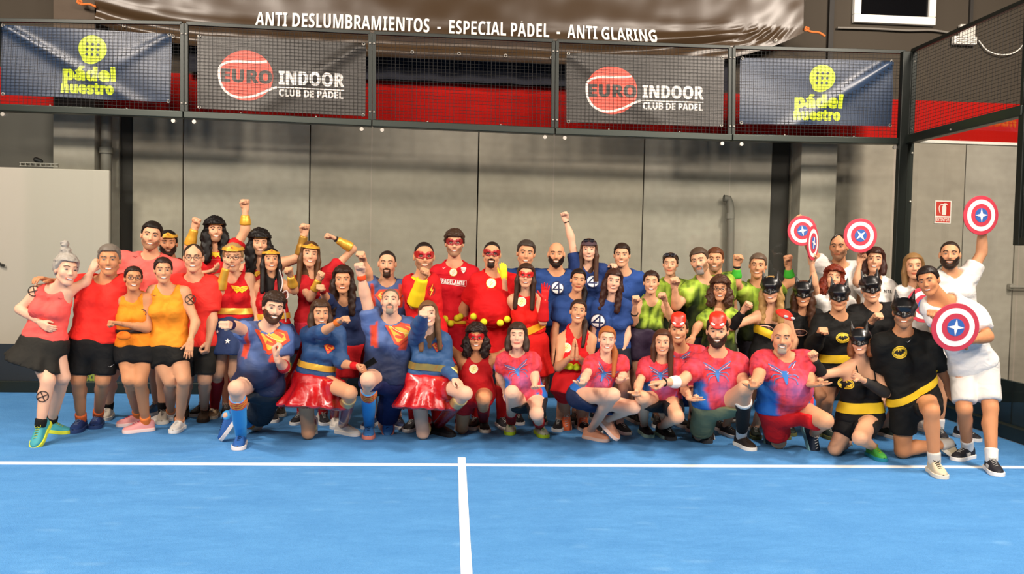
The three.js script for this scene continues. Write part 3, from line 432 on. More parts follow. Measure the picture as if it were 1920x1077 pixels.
// ---------------------------------------------------------------- shoes
const shoeGeo = (() => {                                          // toe towards +z, sole on y = 0, ankle above the origin
  const Z = [-0.075, -0.068, -0.045, -0.01, 0.03, 0.075, 0.12, 0.155, 0.178, 0.187], W = [0.012, 0.028, 0.036, 0.036, 0.037, 0.043, 0.047, 0.041, 0.026, 0.008], T = [0.075, 0.092, 0.1, 0.1, 0.097, 0.08, 0.064, 0.055, 0.047, 0.036], n = 12, pos = [], ind = [];
  Z.forEach((z, i) => { for (let j = 0; j <= n; j++) { const a = Math.PI * (j / n), c = Math.cos(a), s = Math.sin(a); pos.push(W[i] * Math.sign(c) * Math.abs(c) ** 0.6, 0.02 + (T[i] - 0.02) * s ** 0.75, z); } });
  for (let i = 0; i < Z.length - 1; i++) for (let j = 0; j < n; j++) { const a = i * (n + 1) + j, b = a + n + 1; ind.push(a, b, a + 1, b, b + 1, a + 1); }
  const up = new THREE.BufferGeometry(); up.setAttribute('position', new THREE.Float32BufferAttribute(pos, 3)); up.setIndex(ind); up.computeVertexNormals();
  const s = new THREE.Shape(), pts = []; Z.forEach((z, i) => pts.push(new THREE.Vector2(W[i] + 0.006, -z))); [...Z].reverse().forEach((z, i) => pts.push(new THREE.Vector2(-W[Z.length - 1 - i] - 0.006, -z))); s.setFromPoints(new THREE.SplineCurve([...pts, pts[0]]).getPoints(44));
  const sole = new THREE.ExtrudeGeometry(s, { depth: 0.022, bevelEnabled: true, bevelSize: 0.003, bevelThickness: 0.004, bevelSegments: 2 }).rotateX(-Math.PI / 2).translate(0, 0.004, 0);
  const L = []; for (let i = 0; i < 5; i++) { const z = 0.04 + i * 0.02, y = 0.098 - i * 0.0085; L.push(tube([V(-0.024, y - 0.018, z), V(-0.008, y + 0.001, z + 0.004), V(0.008, y + 0.001, z - 0.004), V(0.024, y - 0.018, z)], 0.0032, 6, 5)); }
  L.push(new THREE.TorusGeometry(0.012, 0.003, 5, 10).rotateX(-1.1).translate(0.012, 0.105, 0.035), new THREE.TorusGeometry(0.012, 0.003, 5, 10).rotateX(-1.1).translate(-0.012, 0.105, 0.035));
  const stripe = []; for (let i = 0; i < 3; i++) stripe.push(box(-0.046, 0.046, 0.034, 0.058, 0.03 + i * 0.022, 0.038 + i * 0.022, 0.003));
  return { up, sole, lace: merge(L), stripe: merge(stripe) };
})();
// ---------------------------------------------------------------- prints on clothing (flat emblems laid on the cloth)
const star4 = (c, x, y, R, r, a0 = 0) => { c.beginPath(); for (let i = 0; i < 8; i++) { const q = i % 2 ? r : R, a = a0 + (i * Math.PI) / 4; c.lineTo(x + Math.sin(a) * q, y - Math.cos(a) * q); } c.closePath(); c.fill(); };
const poly = (c, p, col) => { c.fillStyle = col; c.beginPath(); for (let i = 0; i < p.length; i += 2) c.lineTo(p[i], p[i + 1]); c.closePath(); c.fill(); };
const print = (w, h, f) => { let m; return () => (m ??= new THREE.MeshPhysicalMaterial({ map: canvasTex(w, h, (c) => { c.clearRect(0, 0, w, h); f(c, w, h); }), transparent: true, roughness: 0.6 })); };
const wings = (c, col) => { c.fillStyle = col; c.beginPath(); for (const s of [1, -1]) { for (const [x, y] of s > 0 ? [[128, 40], [150, 22], [250, 14], [236, 42], [226, 58], [212, 60], [200, 84], [182, 86], [160, 112], [128, 84]] : [[96, 112], [74, 86], [56, 84], [44, 60], [30, 58], [20, 42], [6, 14], [106, 22], [128, 40]]) c.lineTo(x, y); } c.closePath(); c.fill(); };
const batwing = (c, cx, cy, k, col) => { c.save(); c.translate(cx, cy); c.scale(k, k); c.fillStyle = col; c.beginPath(); for (const [x, y] of [[0, -22], [6, -34], [10, -22], [14, -8], [26, -12], [24, -36], [64, -30], [92, 2], [62, 6], [48, 26], [26, 22], [0, 46], [-26, 22], [-48, 26], [-62, 6], [-92, 2], [-64, -30], [-24, -36], [-26, -12], [-14, -8], [-10, -22], [-6, -34]]) c.lineTo(x, y); c.closePath(); c.fill(); c.restore(); };
const PRINTS = {
  eagle: print(256, 128, (c) => { wings(c, '#f2c21c'); c.strokeStyle = '#c61a1a'; c.lineWidth = 5; for (const s of [-1, 1]) { c.beginPath(); c.moveTo(128 + s * 12, 56); c.lineTo(128 + s * 86, 34); c.stroke(); c.beginPath(); c.moveTo(128 + s * 12, 78); c.lineTo(128 + s * 64, 58); c.stroke(); } }),
  wtext: print(256, 128, (c) => { c.save(); c.scale(1, 0.75); wings(c, '#f2c21c'); c.restore(); c.fillStyle = '#d8b9a0'; c.font = 'italic bold 26px serif'; c.fillText('~~~~~~~~~', 40, 116); }),
  shield: print(200, 160, (c) => { poly(c, [40, 8, 160, 8, 194, 46, 100, 154, 6, 46], '#d3271c'); poly(c, [48, 20, 152, 20, 176, 46, 100, 134, 24, 46], '#eda62c'); c.strokeStyle = '#d3271c'; c.lineWidth = 24; c.beginPath(); c.moveTo(150, 40); c.bezierCurveTo(90, 14, 30, 50, 80, 66); c.bezierCurveTo(150, 80, 130, 110, 76, 98); c.stroke(); }),
  bigshield: print(320, 256, (c) => { poly(c, [60, 14, 262, 4, 312, 74, 196, 246, 150, 240, 8, 82], '#d8431f'); poly(c, [78, 40, 246, 28, 280, 74, 180, 214, 160, 210, 44, 84], '#efb13a'); c.strokeStyle = '#dd4a22'; c.lineWidth = 30; c.beginPath(); c.moveTo(248, 60); c.bezierCurveTo(140, 20, 40, 70, 120, 104); c.bezierCurveTo(240, 128, 230, 170, 130, 158); c.stroke(); c.strokeStyle = '#f7d98a'; c.lineWidth = 7; c.beginPath(); c.moveTo(60, 70); c.bezierCurveTo(140, 120, 200, 110, 262, 96); c.stroke(); }),
  bolt: print(160, 160, (c) => { c.fillStyle = '#f7efd8'; c.beginPath(); c.arc(80, 80, 54, 0, 7); c.fill(); c.lineWidth = 5; c.strokeStyle = '#eec53a'; c.stroke(); poly(c, [120, 6, 62, 80, 84, 80, 40, 154, 104, 70, 80, 70], '#eeb92a'); poly(c, [92, 46, 70, 78, 88, 78, 66, 114, 98, 72, 80, 72], '#fff7e0'); }),
  boltring: print(160, 240, (c) => { c.strokeStyle = '#5d1209'; c.lineWidth = 7; c.beginPath(); c.ellipse(80, 120, 56, 74, 0, 0, 7); c.stroke(); poly(c, [112, 8, 52, 126, 82, 126, 48, 232, 116, 104, 84, 104], '#f2c31f'); }),
  boltyellow: print(160, 160, (c) => { c.fillStyle = '#f3e7a6'; c.beginPath(); c.arc(80, 80, 66, 0, 7); c.fill(); c.lineWidth = 8; c.strokeStyle = '#f7f0df'; c.stroke(); c.strokeStyle = '#b79b2c'; c.lineWidth = 6; c.beginPath(); c.moveTo(106, 34); c.lineTo(62, 82); c.lineTo(98, 78); c.lineTo(56, 130); c.stroke(); }),
  four: print(192, 192, (c) => { c.fillStyle = '#14204e'; c.beginPath(); c.arc(96, 96, 92, 0, 7); c.fill(); c.fillStyle = '#f4f2ee'; c.beginPath(); c.arc(96, 96, 76, 0, 7); c.fill(); c.strokeStyle = '#14204e'; c.lineWidth = 19; c.beginPath(); c.moveTo(116, 170); c.lineTo(116, 34); c.lineTo(38, 118); c.lineTo(160, 118); c.stroke(); }),
  bat: print(224, 160, (c) => { c.fillStyle = '#e9c32a'; c.beginPath(); c.ellipse(112, 80, 104, 74, 0, 0, 7); c.fill(); c.fillStyle = '#141310'; c.beginPath(); c.ellipse(112, 80, 92, 62, 0, 0, 7); c.fill(); c.fillStyle = '#e9c32a'; c.beginPath(); c.ellipse(112, 80, 86, 57, 0, 0, 7); c.fill(); batwing(c, 112, 80, 0.9, '#141310'); }),
  batline: print(224, 110, (c) => { c.strokeStyle = '#d9a48c'; c.lineWidth = 10; c.beginPath(); c.ellipse(112, 55, 100, 44, 0, 0, 7); c.stroke(); batwing(c, 112, 52, 0.85, '#3a1512'); }),
  crawler: print(320, 256, (c) => { c.strokeStyle = '#3f6ea8'; c.lineCap = 'round'; for (const s of [-1, 1]) for (let i = 0; i < 4; i++) { c.lineWidth = 11 - i; c.beginPath(); c.moveTo(160 + s * 8, 110 + i * 9); c.bezierCurveTo(160 + s * (40 + i * 8), 60 + i * 34, 160 + s * (110 - i * 6), 30 + i * 40, 160 + s * (140 - i * 14), 10 + i * 62 + (i > 1 ? 20 : 0)); c.stroke(); } poly(c, [146, 90, 174, 90, 184, 130, 168, 214, 152, 214, 136, 130], '#2d6fb8'); c.strokeStyle = '#a9c4dd'; c.lineWidth = 5; for (const s of [-1, 1]) { c.beginPath(); c.moveTo(160 + s * 20, 116); c.bezierCurveTo(160 + s * 60, 70, 160 + s * 110, 60, 160 + s * 128, 30); c.stroke(); } }),
  team: print(400, 130, (c) => { c.strokeStyle = c.fillStyle = '#f6efe8'; c.lineWidth = 6; c.beginPath(); c.moveTo(8, 10); c.quadraticCurveTo(200, 34, 392, 26); c.lineTo(392, 116); c.quadraticCurveTo(200, 96, 8, 84); c.closePath(); c.stroke(); c.font = 'bold 74px sans-serif'; c.save(); c.rotate(0.06); fit(c, 'PADELANTE', 24, 76, 350, 58, 54, 3); c.restore(); }),
  crest: print(96, 96, (c) => { c.fillStyle = '#f3dcd4'; c.fillRect(14, 10, 68, 20); c.fillRect(20, 36, 56, 12); c.beginPath(); c.moveTo(18, 52); c.lineTo(78, 52); c.lineTo(48, 90); c.fill(); }),
  tick: print(96, 48, (c) => { poly(c, [4, 20, 30, 36, 92, 6, 34, 44], '#e9e2da'); }),
  darktick: print(96, 48, (c) => { poly(c, [4, 24, 26, 14, 44, 28, 92, 12, 46, 40, 24, 28], '#7a2a22'); }),
  ntl: print(160, 64, (c) => { c.fillStyle = '#2c2a2a'; c.font = 'bold 56px sans-serif'; fit(c, 'NTL', 10, 52, 140, 48, 41); }),
  cross: print(128, 128, (c) => { c.strokeStyle = '#2b1a12'; c.lineWidth = 9; c.beginPath(); c.arc(64, 64, 52, 0, 7); c.moveTo(28, 28); c.lineTo(100, 100); c.moveTo(100, 28); c.lineTo(28, 100); c.stroke(); }),
  whitestar: print(96, 96, (c) => { c.fillStyle = '#e9e6e0'; c.beginPath(); for (let i = 0; i < 10; i++) { const r = i % 2 ? 17 : 42, a = (i * Math.PI) / 5; c.lineTo(48 + Math.sin(a) * r, 48 - Math.cos(a) * r); } c.fill(); }),
};
// ---------------------------------------------------------------- clothes
const lin = (h) => new THREE.Color(h).toArray();
const mixc = (a, b, t) => [0, 1, 2].map((i) => a[i] + (b[i] - a[i]) * t);
// fabric patterns: (u across, v down from the shoulder line, d forward, arm 0..1 along the sleeve or -1) -> linear colour
const webRed = lin('#dc3634'), webPink = lin('#cf465a'), webBlue = lin('#2767b4'), webDark = lin('#5e2140');
const PAT = {
  web: (u, v, d, a) => { const side = sst(0.1, 0.135, Math.abs(u) + 0.04 * sst(0.1, 0.45, v) - 0.01 + 0.02 * noise.noise(v * 25, u * 9, 3)), n = noise.noise(u * 30, v * 9, d * 20); let c = mixc(webRed, webPink, clamp(0.5 + n)); const line = Math.abs(((u * 22 + n * 0.4) % 1 + 1) % 1 - 0.5) < 0.07 || Math.abs(((v * 20) % 1 + 1) % 1 - 0.5) < 0.05; if (line) c = mixc(c, webDark, 0.35); if (a < 0) c = mixc(c, lin('#5a6cae'), 0.5 * Math.exp(-((u / 0.08) ** 2) - ((v - 0.18) / 0.08) ** 2)); if (a >= 0) return mixc(c, webBlue, d < 0.01 ? sst(0.25, 0.5, a) * 0.9 : 0); return mixc(c, webBlue, side * sst(0.07, 0.13, v)); },
  cape: (u, v, d, a) => { let c = mixc(lin('#52699c'), lin('#1f2742'), sst(0.03, 0.3, v + 0.05 * noise.noise(u * 14, v * 10, 2))); const st = Math.abs(Math.abs(u) - 0.125 + v * 0.12); if (a < 0 && v < 0.16 && v > -0.05) c = mixc(c, lin('#d2452a'), sst(0.034, 0.022, st)); if (a < 0 && v > 0.16 && Math.abs(u) > 0.15) c = mixc(c, lin('#c5402c'), sst(0.02, 0.0, Math.abs(d + 0.02)) * 0.9); return c; },
  lime: (u, v, d, a) => { const n = noise.noise(u * 12, v * 6 + u * 5, d * 12), m = noise.noise(u * 34 + 3, v * 9, d * 30); let c = mixc(lin('#9bb83a'), lin('#2c4214'), clamp(0.3 + n * 1.3 + m * 0.9)); c = mixc(c, lin('#c6d862'), clamp(-n * 1.3 - 0.15)); if (a >= 0) return mixc(c, lin('#1e2a14'), a > 0.8 ? 0.8 : 0); const b = sst(0.14, 0.24, v + 0.06 * n) * 0.93; return mixc(mixc(c, lin('#161c12'), Math.max(b, sst(0.1, 0.15, Math.abs(u)) * 0.85 * sst(0.03, 0.12, v))), lin('#161c12'), 0); },
};
const MATS = {};
// soft creases of worn cloth, tileable
const creaseTex = noiseTex(512, (u, v) => { const w = 0.25 * tnoise(u, v, 3, 3, 11), a = 1 - Math.abs(tnoise(u + w, v + 0.3 * w, 4, 5, 12)) * 2.4, b = 1 - Math.abs(tnoise(u + 0.5 * w, v + w, 9, 10, 14)) * 2.2, r = clamp(0.5 * Math.max(0, a) + 0.3 * Math.max(0, b) + 0.06 * rnd()); return [r, r, r]; }, false);
creaseTex.repeat.set(1 / 0.42, 1 / 0.42);
function cloth_mat(c, o = {}) { const k = JSON.stringify([c, o]); return (MATS[k] ??= new THREE.MeshPhysicalMaterial({ color: c, bumpMap: o.nb ? null : creaseTex, bumpScale: o.shiny ? 0.009 : 0.0048, specularIntensity: o.shiny ? 1 : 0.5, roughness: o.shiny ? 0.22 : o.satin ? 0.56 : 0.8, sheen: o.shiny ? 0 : 0.12, sheenColor: new THREE.Color(c), sheenRoughness: 0.5, clearcoat: o.shiny ? 0.7 : 0, clearcoatRoughness: 0.2, metalness: o.metal ?? 0, vertexColors: !!o.vc, side: THREE.DoubleSide })); }
const gold = std(0xe2ac3c, 0.36, { metalness: 0.35 });
const skins = { p: 0xe0ae90, l: 0xd8a27e, m: 0xd0966f, t: 0xc5875d, d: 0x9a623f };
const hairMat = (c) => (MATS['h' + c] ??= std(c, 0.5, { sheen: 0.3, sheenColor: new THREE.Color(c), specularIntensity: 0.5 }));

let statTris = 0;
function person(o) {
  const s = o.s ?? (o.g === 'f' ? 0.94 : 1), w = o.b ?? (o.g === 'f' ? 0.9 : 0.95), fem = o.g === 'f', h = o.h ?? (o.z < 1.7 ? 0.0195 : 0.018), fat = o.fat ?? 0;
  const J = (x, y, m, par, L) => {                                // a joint seen at pixel x, y: depth from a number, the floor, or a bone length
    if (m === 'f') return onFloor(x, y, 0.088 * s); if (m === 'k') return onFloor(x, y, 0.062 * s);
    if (m === '+' || m === '-') { const d = ray(x, y).normalize(), e = camPos.clone().sub(par), b = e.dot(d), c = e.lengthSq() - L * L, q = b * b - c; return camPos.clone().addScaledVector(d, -b + (q > 0 ? (m === '+' ? -1 : 1) * Math.sqrt(q) : 0)); }
    return at(x, y, o.z + (m ?? 0));
  };
  const sz = o.sz ?? 0, S = [J(o.S[0], o.S[1], sz + (o.S[4] ?? 0)), J(o.S[2], o.S[3], sz + (o.S[5] ?? 0))], C = S[0].clone().lerp(S[1], 0.5);
  const Q = o.Q ? J(o.Q[0], o.Q[1], o.Q[2] ?? 0) : C.clone().add(V(0, -0.47 * s, -sz));
  const U = C.clone().sub(Q).normalize(), X = S[1].clone().sub(S[0]); X.addScaledVector(U, -X.dot(U)).normalize(); const F = X.clone().cross(U).normalize(), Xh = V(X.x, 0, X.z).normalize();
  const P = (c, x, u, f) => c.clone().addScaledVector(X, x).addScaledVector(U, u).addScaledVector(F, f);
  const tl = C.distanceTo(Q), hw = (fem ? 0.088 : 0.09) * s * Math.sqrt(w), H = [-1, 1].map((k) => Q.clone().addScaledVector(o.turn ? X : Xh.clone().lerp(X, 0.5).normalize(), k * hw));
  // head
  const [hx, ht, hc, yaw = 0, pit = 0, rol = 0] = o.f, hz = o.z + sz + (o.hz ?? 0.05), hm = at(hx, (ht + hc) / 2, hz), hs = o.hs ?? clamp((at(hx, ht, hz).y - at(hx, hc, hz).y) / (0.256 + (o.top ?? 0)), 0.86, 1.1) * 1.0;
  const hq = new THREE.Quaternion().setFromEuler(new THREE.Euler((-pit * Math.PI) / 180, (yaw * Math.PI) / 180 + Math.atan2(camPos.x - hm.x, camPos.z - hm.z), (-rol * Math.PI) / 180, 'YXZ')), HM = new THREE.Matrix4().compose(hm, hq, V(hs, hs, hs));
  const hl = (x, y, z) => V(x, y, z).applyMatrix4(HM);
  // limbs
  const arms = [o.A, o.B].map((a, i) => { const k = i ? 1 : -1; if (!a) { const e = S[i].clone().add(V(k * 0.03, -0.28 * s, -0.03)), t = e.clone().add(V(-k * 0.01, -0.24 * s, 0.06)); return { s: S[i], e, w: t, hand: 'relax', roll: i ? -90 : 90 }; } const e = J(a[0], a[1], a[2], S[i], 0.285 * s), t = J(a[3], a[4], a[5], e, 0.25 * s); return { s: S[i], e, w: t, hand: a[6] ?? 'fist', roll: a[7] ?? 0, dir: a[8] }; });
  const legs = [o.L, o.R].map((l, i) => {
    const k = i ? 1 : -1; let kn, an, toe = l?.[6] ?? k * 15, tp = l?.[7] ?? 0;
    if (l && l[3] !== undefined) an = l[5] === 'f' ? onFloor(l[3], l[4], 0.088 * s) : J(l[3], l[4], l[5]); else an = V(H[i].x + k * 0.02, 0.088 * s, (l?.[8] ?? 0) + Q.z);
    if (l && l[0] !== undefined && l[0] !== null) kn = J(l[0], l[1], l[2], H[i], 0.42 * s);
    else { const d = an.distanceTo(H[i]), L = 0.425 * s, b = Math.sqrt(Math.max(0.0004, L * L - (d * d) / 4)); kn = H[i].clone().lerp(an, 0.5).add(V(0, 0, Math.min(b, 0.3))); }
    return { h: H[i], k: kn, a: an, toe, tp };
  });
  const T = [];                                                   // torso primitives; e widens them into cloth
  const cw = w * s;
  const chin = hl(0, -0.118, 0.05), dU = clamp(chin.clone().sub(C).dot(U) - 0.035, 0.05, 0.125), neckTop = hl(0, -0.07, -0.025);
  const torso = (e, tee) => {
    const a = [], fl = { n: F, s: 0.86 };
    for (const k of [-1, 1]) {
      a.push(cap(P(C, k * 0.085 * cw, -0.045 * s, -0.005), P(C, k * 0.072 * cw, -0.22 * s, 0.0), (fem ? 0.078 : 0.09) * cw + e, (fem ? 0.07 : 0.088) * cw + e, fl));
      a.push(cap(P(C, k * 0.066 * cw, -0.22 * s, 0), P(Q, k * 0.065 * cw, 0.08 * s, 0.01), (fem ? 0.072 : 0.088) * cw + e, (fem ? 0.084 : 0.09) * cw + e, fl));
      if (fem) a.push(ball(P(C, k * 0.07 * cw, -0.165 * s, 0.07 * cw), 0.058 * cw + e));
      else a.push(ball(P(C, k * 0.065 * cw, -0.13 * s, 0.055 * cw), 0.05 * cw + e));
      a.push(cap(P(C, k * 0.04, dU - 0.03, -0.022), S[k < 0 ? 0 : 1].clone().addScaledVector(U, 0.01).lerp(P(C, k * 0.04, dU - 0.03, -0.022), tee ? 0 : 0.42), 0.042 * s + e, (tee ? 0.046 : 0.043) * s * Math.sqrt(w) + e));
    }
    if (fat) a.push(ball(P(Q, 0, 0.2 * s, 0.07 + fat * 0.05), 0.11 * cw + fat * 0.04 + e));
    return a;
  };
  const thigh = (g, e, t = 1, fl) => { const q = g.h.clone().lerp(g.k, t), q2 = Math.sqrt(w); return cap(g.h, q, 0.083 * s * q2 + e, lerp(0.083, 0.056, t) * s * q2 + e * (fl ?? 1), { fb: t < 1 }); };
  const shank = (g, e) => { const d = g.k.clone().sub(g.a).normalize(), bk = g.h.clone().sub(g.k).normalize(); bk.addScaledVector(d, -bk.dot(d)).addScaledVector(F, -0.25); bk.addScaledVector(d, -bk.dot(d)).normalize(); const m = g.k.clone().lerp(g.a, 0.3).addScaledVector(bk, 0.018); return [cap(g.k, g.a, 0.052 * s + e, 0.036 * s + e), cap(g.k.clone().lerp(g.a, 0.12), m, 0.045 * s + e, 0.053 * s * Math.sqrt(w) + e), cap(m, g.k.clone().lerp(g.a, 0.75), 0.05 * s + e, 0.036 * s + e)]; };
  const upper = (a, e, t = 1, fl = 1) => cap(a.s, a.s.clone().lerp(a.e, t), (fem ? 0.047 : 0.054) * s * Math.sqrt(w) + e, lerp(fem ? 0.047 : 0.054, fem ? 0.037 : 0.042, t) * s * Math.sqrt(w) + e * fl, { fb: t < 1 });
  const fore = (a, e) => [cap(a.e, a.w, (fem ? 0.037 : 0.043) * s + e, (fem ? 0.024 : 0.028) * s + e), cap(a.e.clone().lerp(a.w, 0.12), a.e.clone().lerp(a.w, 0.4), (fem ? 0.038 : 0.045) * s + e, (fem ? 0.034 : 0.039) * s + e)];
  // ---- the body: one continuous surface
  const tp = torso(0, true); tp.push(cap(H[0].clone().addScaledVector(U, 0.03), H[1].clone().addScaledVector(U, 0.03), 0.093 * cw, 0.093 * cw), cap(P(C, 0, -0.02, -0.02), neckTop, (fem ? 0.051 : 0.063) * s, (fem ? 0.048 : 0.06) * s));
  for (const k of [-1, 1]) tp.push(ball(P(Q, k * 0.07 * s, -0.02, -0.07 * cw), 0.085 * cw));
  const delt = (a, e) => cap(a.s, a.s.clone().lerp(a.e, 0.35), 0.058 * s * Math.sqrt(w) * (fem ? 0.9 : 1) + e, 0.05 * s * (fem ? 0.88 : 1) + e);
  for (const a of arms) tp.push(delt(a, 0));
  for (const g of legs) tp.push(thigh(g, 0, 0.999));
  const all = [...tp]; const armP = arms.map((a) => [upper(a, 0), ...fore(a, 0)]), legP = legs.map((g) => [thigh(g, 0), ball(g.k, 0.054 * s), ...shank(g, 0), cap(g.a, g.a.clone().add(V(0, -0.058, 0.085).applyEuler(new THREE.Euler((g.tp * Math.PI) / 180, (g.toe * Math.PI) / 180, 0, 'YXZ'))), 0.032 * s, 0.02 * s)]);
  for (const q of [...armP, ...legP]) all.push(...q);
  const [lo, hi] = bounds(all, 0.03), BF = new Field(lo, hi, h); BF.group(tp, 0.045); armP.forEach((q) => BF.group(q, 0.02, { ko: 0.012 })); legP.forEach((q) => BF.group(q, 0.022, { ko: 0.012 }));
  const geos = [paint(BF.surface(), () => [1, 1, 1]), headGeo[fem ? 'f' : 'm'].clone().applyMatrix4(HM)];
  arms.forEach((a, i) => {
    if (a.hand === 'none') return;
    const y = a.w.clone().sub(a.e).normalize(); if (a.dir) y.set(...a.dir).normalize(); const ref = Math.abs(y.y) > 0.75 ? V(0, 0, 1) : V(0, -1, 0), z = ref.addScaledVector(y, -ref.dot(y)).normalize().applyAxisAngle(y, (a.roll * Math.PI) / 180), x = y.clone().cross(z);
    const g = handGeo(a.hand).clone(), sc = (fem ? 0.96 : 1.08) * s; if (i) { g.scale(-1, 1, 1); const t = g.index.array; for (let j = 0; j < t.length; j += 3) { const q = t[j]; t[j] = t[j + 1]; t[j + 1] = q; } }
    a.m = new THREE.Matrix4().makeBasis(x, y, z).scale(V(sc, sc, sc)).setPosition(a.w); g.applyMatrix4(a.m); geos.push(paint(g, o.glove?.[i] ? () => o.glove[i] : () => [1, 1, 1]));
  });
  for (const g of geos) for (const k of Object.keys(g.attributes)) if (!['position', 'normal', 'color'].includes(k)) g.deleteAttribute(k);
  const bg = mergeGeometries(geos), base = V((legs[0].a.x + legs[1].a.x) / 2, 0, (legs[0].a.z + legs[1].a.z) / 2);
  const root = thing('person', o.n, 'person', base.toArray());
  const add = (name, g, m, par = root, label) => { const q = new THREE.Mesh(g, m); q.name = name; q.castShadow = q.receiveShadow = true; par.add(q); statTris += (g.index ? g.index.count : g.attributes.position.count) / 3; if (label) q.userData.label = label; return q; };
  const wadd = (name, g, m, par, label) => add(name, g.translate(-base.x, -base.y, -base.z), m, par, label);
  const sk = typeof o.sk === 'number' ? o.sk : skins[o.sk ?? 'l'];
  wadd('body', bg, (MATS['s' + sk] ??= new THREE.MeshPhysicalMaterial({ color: sk, roughness: 0.52, vertexColors: true, specularIntensity: 0.45, sheen: 0.15, sheenColor: new THREE.Color(0xffb9a0) })));
  const onHead = (name, g, m) => { const q = add(name, g, m); q.position.copy(hm).sub(base); q.quaternion.copy(hq); q.scale.setScalar(hs); return q; };
  if (!o.noface) {
    for (const k of [-1, 1]) { const e = onHead('eye', eyeGeo, (MATS.eye ??= std(0xffffff, 0.15, { vertexColors: true }))); e.position.add(V(k * 0.031 * hs, 0.006 * hs, 0.0765 * hs).applyQuaternion(hq)); e.scale.set(hs * 1.08, hs * (o.eye ?? 0.56), hs); }
    const hb = hairMat(o.brow ?? (o.hair?.[1] ?? 0x2a1d14)); browGeos.forEach((g) => { const q = onHead('eyebrow', g, hb); if (fem) { q.scale.y *= 0.8; q.position.add(V(0, 0.0075 * hs, -0.001).applyQuaternion(hq)); } });
    if (!o.shut) onHead('teeth', teethGeo, (MATS.teeth ??= std(0xe9e2d6, 0.3)));
  }
  if (o.hair && o.hair[0] !== 'bald') onHead('hair', tmpl(o.hair[0]), hairMat(o.hair[1]));
  for (const [k, m] of Object.entries(o.hx ?? {})) {
    if (k === 'glasses') onHead('glasses', glassesGeo, std(m, 0.3, { metalness: 0.4 })); else if (k === 'shades') onHead('sunglasses', shadesGeo, (MATS.shd ??= std(0x25222a, 0.1, { metalness: 0.5 })));
    else if (k === 'tiara') { const t = onHead('tiara', tmpl('tiara'), gold); const q = add('star', starGeo, (MATS.star ??= std(0xa82415, 0.5)), t); }
    else if (k === 'topmask') { const t = onHead('mask', tmpl('topmask'), (MATS.tm ??= std(0xd0301c, 0.35))); add('eye_patch', tmpl('topeyes'), (MATS.tme ??= std(0xece6de, 0.4)), t); }
    else if (k === 'catmask') onHead('mask', tmpl('catmask'), (MATS.cm ??= std(0x101012, 0.34, { clearcoat: 0.15 })));
    else if (k === 'eyemask') onHead('mask', tmpl('eyemask'), std(m, 0.35)); else onHead(k, tmpl(k), hairMat(m));
  }
  // ---- garments
  const ch = o.cut ?? (o.z < 1.7 ? 0.0165 : 0.0152);
  const garment = (ps, k, op = {}) => { const [l, q] = bounds(ps, 0.03), G = new Field(l, q, op.h ?? ch); G.group(ps, k, op); return G; };
  const t = o.t; let TF;
  const uvs = (g) => { const p = g.attributes.position, u = new Float32Array(p.count * 2), v = V(0, 0, 0); for (let i = 0; i < p.count; i++) { v.fromBufferAttribute(p, i).sub(Q); u[i * 2] = Math.atan2(v.dot(X), v.dot(F) + 0.02) * 0.17 + o.f[0] * 0.37; u[i * 2 + 1] = v.dot(U) + o.f[1] * 0.23; } g.setAttribute('uv', new THREE.BufferAttribute(u, 2)); return g; };
  const local = (p) => { const q = p.clone().sub(C); return [q.dot(X), -q.dot(U), q.dot(F)]; };
  if (t) {
    const e = t.e ?? (fem ? 0.012 : 0.015), tee = (t.sl ?? 0) > 0, ps = torso(e, tee), hem = t.hem ?? 0.0, fl = t.flare ?? 0;
    const bot = P(Q, 0, -hem * s, 0.0), kk = [-1, 1];
    for (const k of kk) ps.push(cap(P(Q, k * 0.055 * cw, 0.13 * s, 0), P(bot, k * (0.07 + fl * 0.4) * cw, 0, 0), 0.088 * cw + e, (0.104 + fl) * cw + e + 0.008, { n: F, s: 0.95, fb: 1 }));
    ps.push(cap(P(C, 0, -0.02, -0.02), neckTop, (fem ? 0.051 : 0.063) * s + e, (fem ? 0.048 : 0.06) * s + e)); if (tee) for (const a of arms) ps.push(delt(a, e)); if (hem > -0.02) ps.push(cap(H[0].clone().addScaledVector(U, 0.03), H[1].clone().addScaledVector(U, 0.03), 0.093 * cw + e, 0.093 * cw + e));
    if (tee || t.sl === 0) for (const a of arms) if (tee) { const L = t.sl; ps.push(upper(a, e + 0.004, Math.min(L, 0.999), 1.5)); if (L >= 1.9) ps.push(...fore(a, e + 0.003)); else if (L > 1) ps.push(cap(a.e, a.e.clone().lerp(a.w, L - 1), (fem ? 0.039 : 0.046) * s + e, lerp(fem ? 0.039 : 0.046, fem ? 0.026 : 0.03, L - 1) * s + e + 0.004, { fb: 1 })); }
    const sub = [], clip = [[bot, U.clone().negate()]];
    const nk = t.neck ?? (tee ? 'crew' : 'scoop'), cut = (q, k) => { q.k = k; sub.push(q); };
    const nd = neckTop.clone().sub(C).addScaledVector(U, 0.12).normalize(), nq = (h2, f) => C.clone().addScaledVector(nd, h2).addScaledVector(F, f); cut(cap(nq(dU + 0.018, 0.01), nq(0.35, 0.08), (fem ? 0.08 : 0.091) * s, 0.2), 0.008);
    if (nk === 'scoop') cut(cap(P(C, 0, dU, 0.04), P(C, 0, -0.035 * s, 0.13), 0.066 * s, 0.05 * s), 0.012); if (nk === 'v') cut(cap(P(C, 0, dU, 0.05), P(C, 0, -0.02 * s, 0.12), 0.05 * s, 0.022), 0.01);
    if (!tee) arms.forEach((a, i) => { const k = i ? 1 : -1; cut(cap(a.s.clone().addScaledVector(U, 0.1).addScaledVector(X, k * 0.05), a.s.clone().addScaledVector(U, -0.03).addScaledVector(X, k * 0.05), t.strap ? 0.12 : 0.085, 0.07), 0.01); });
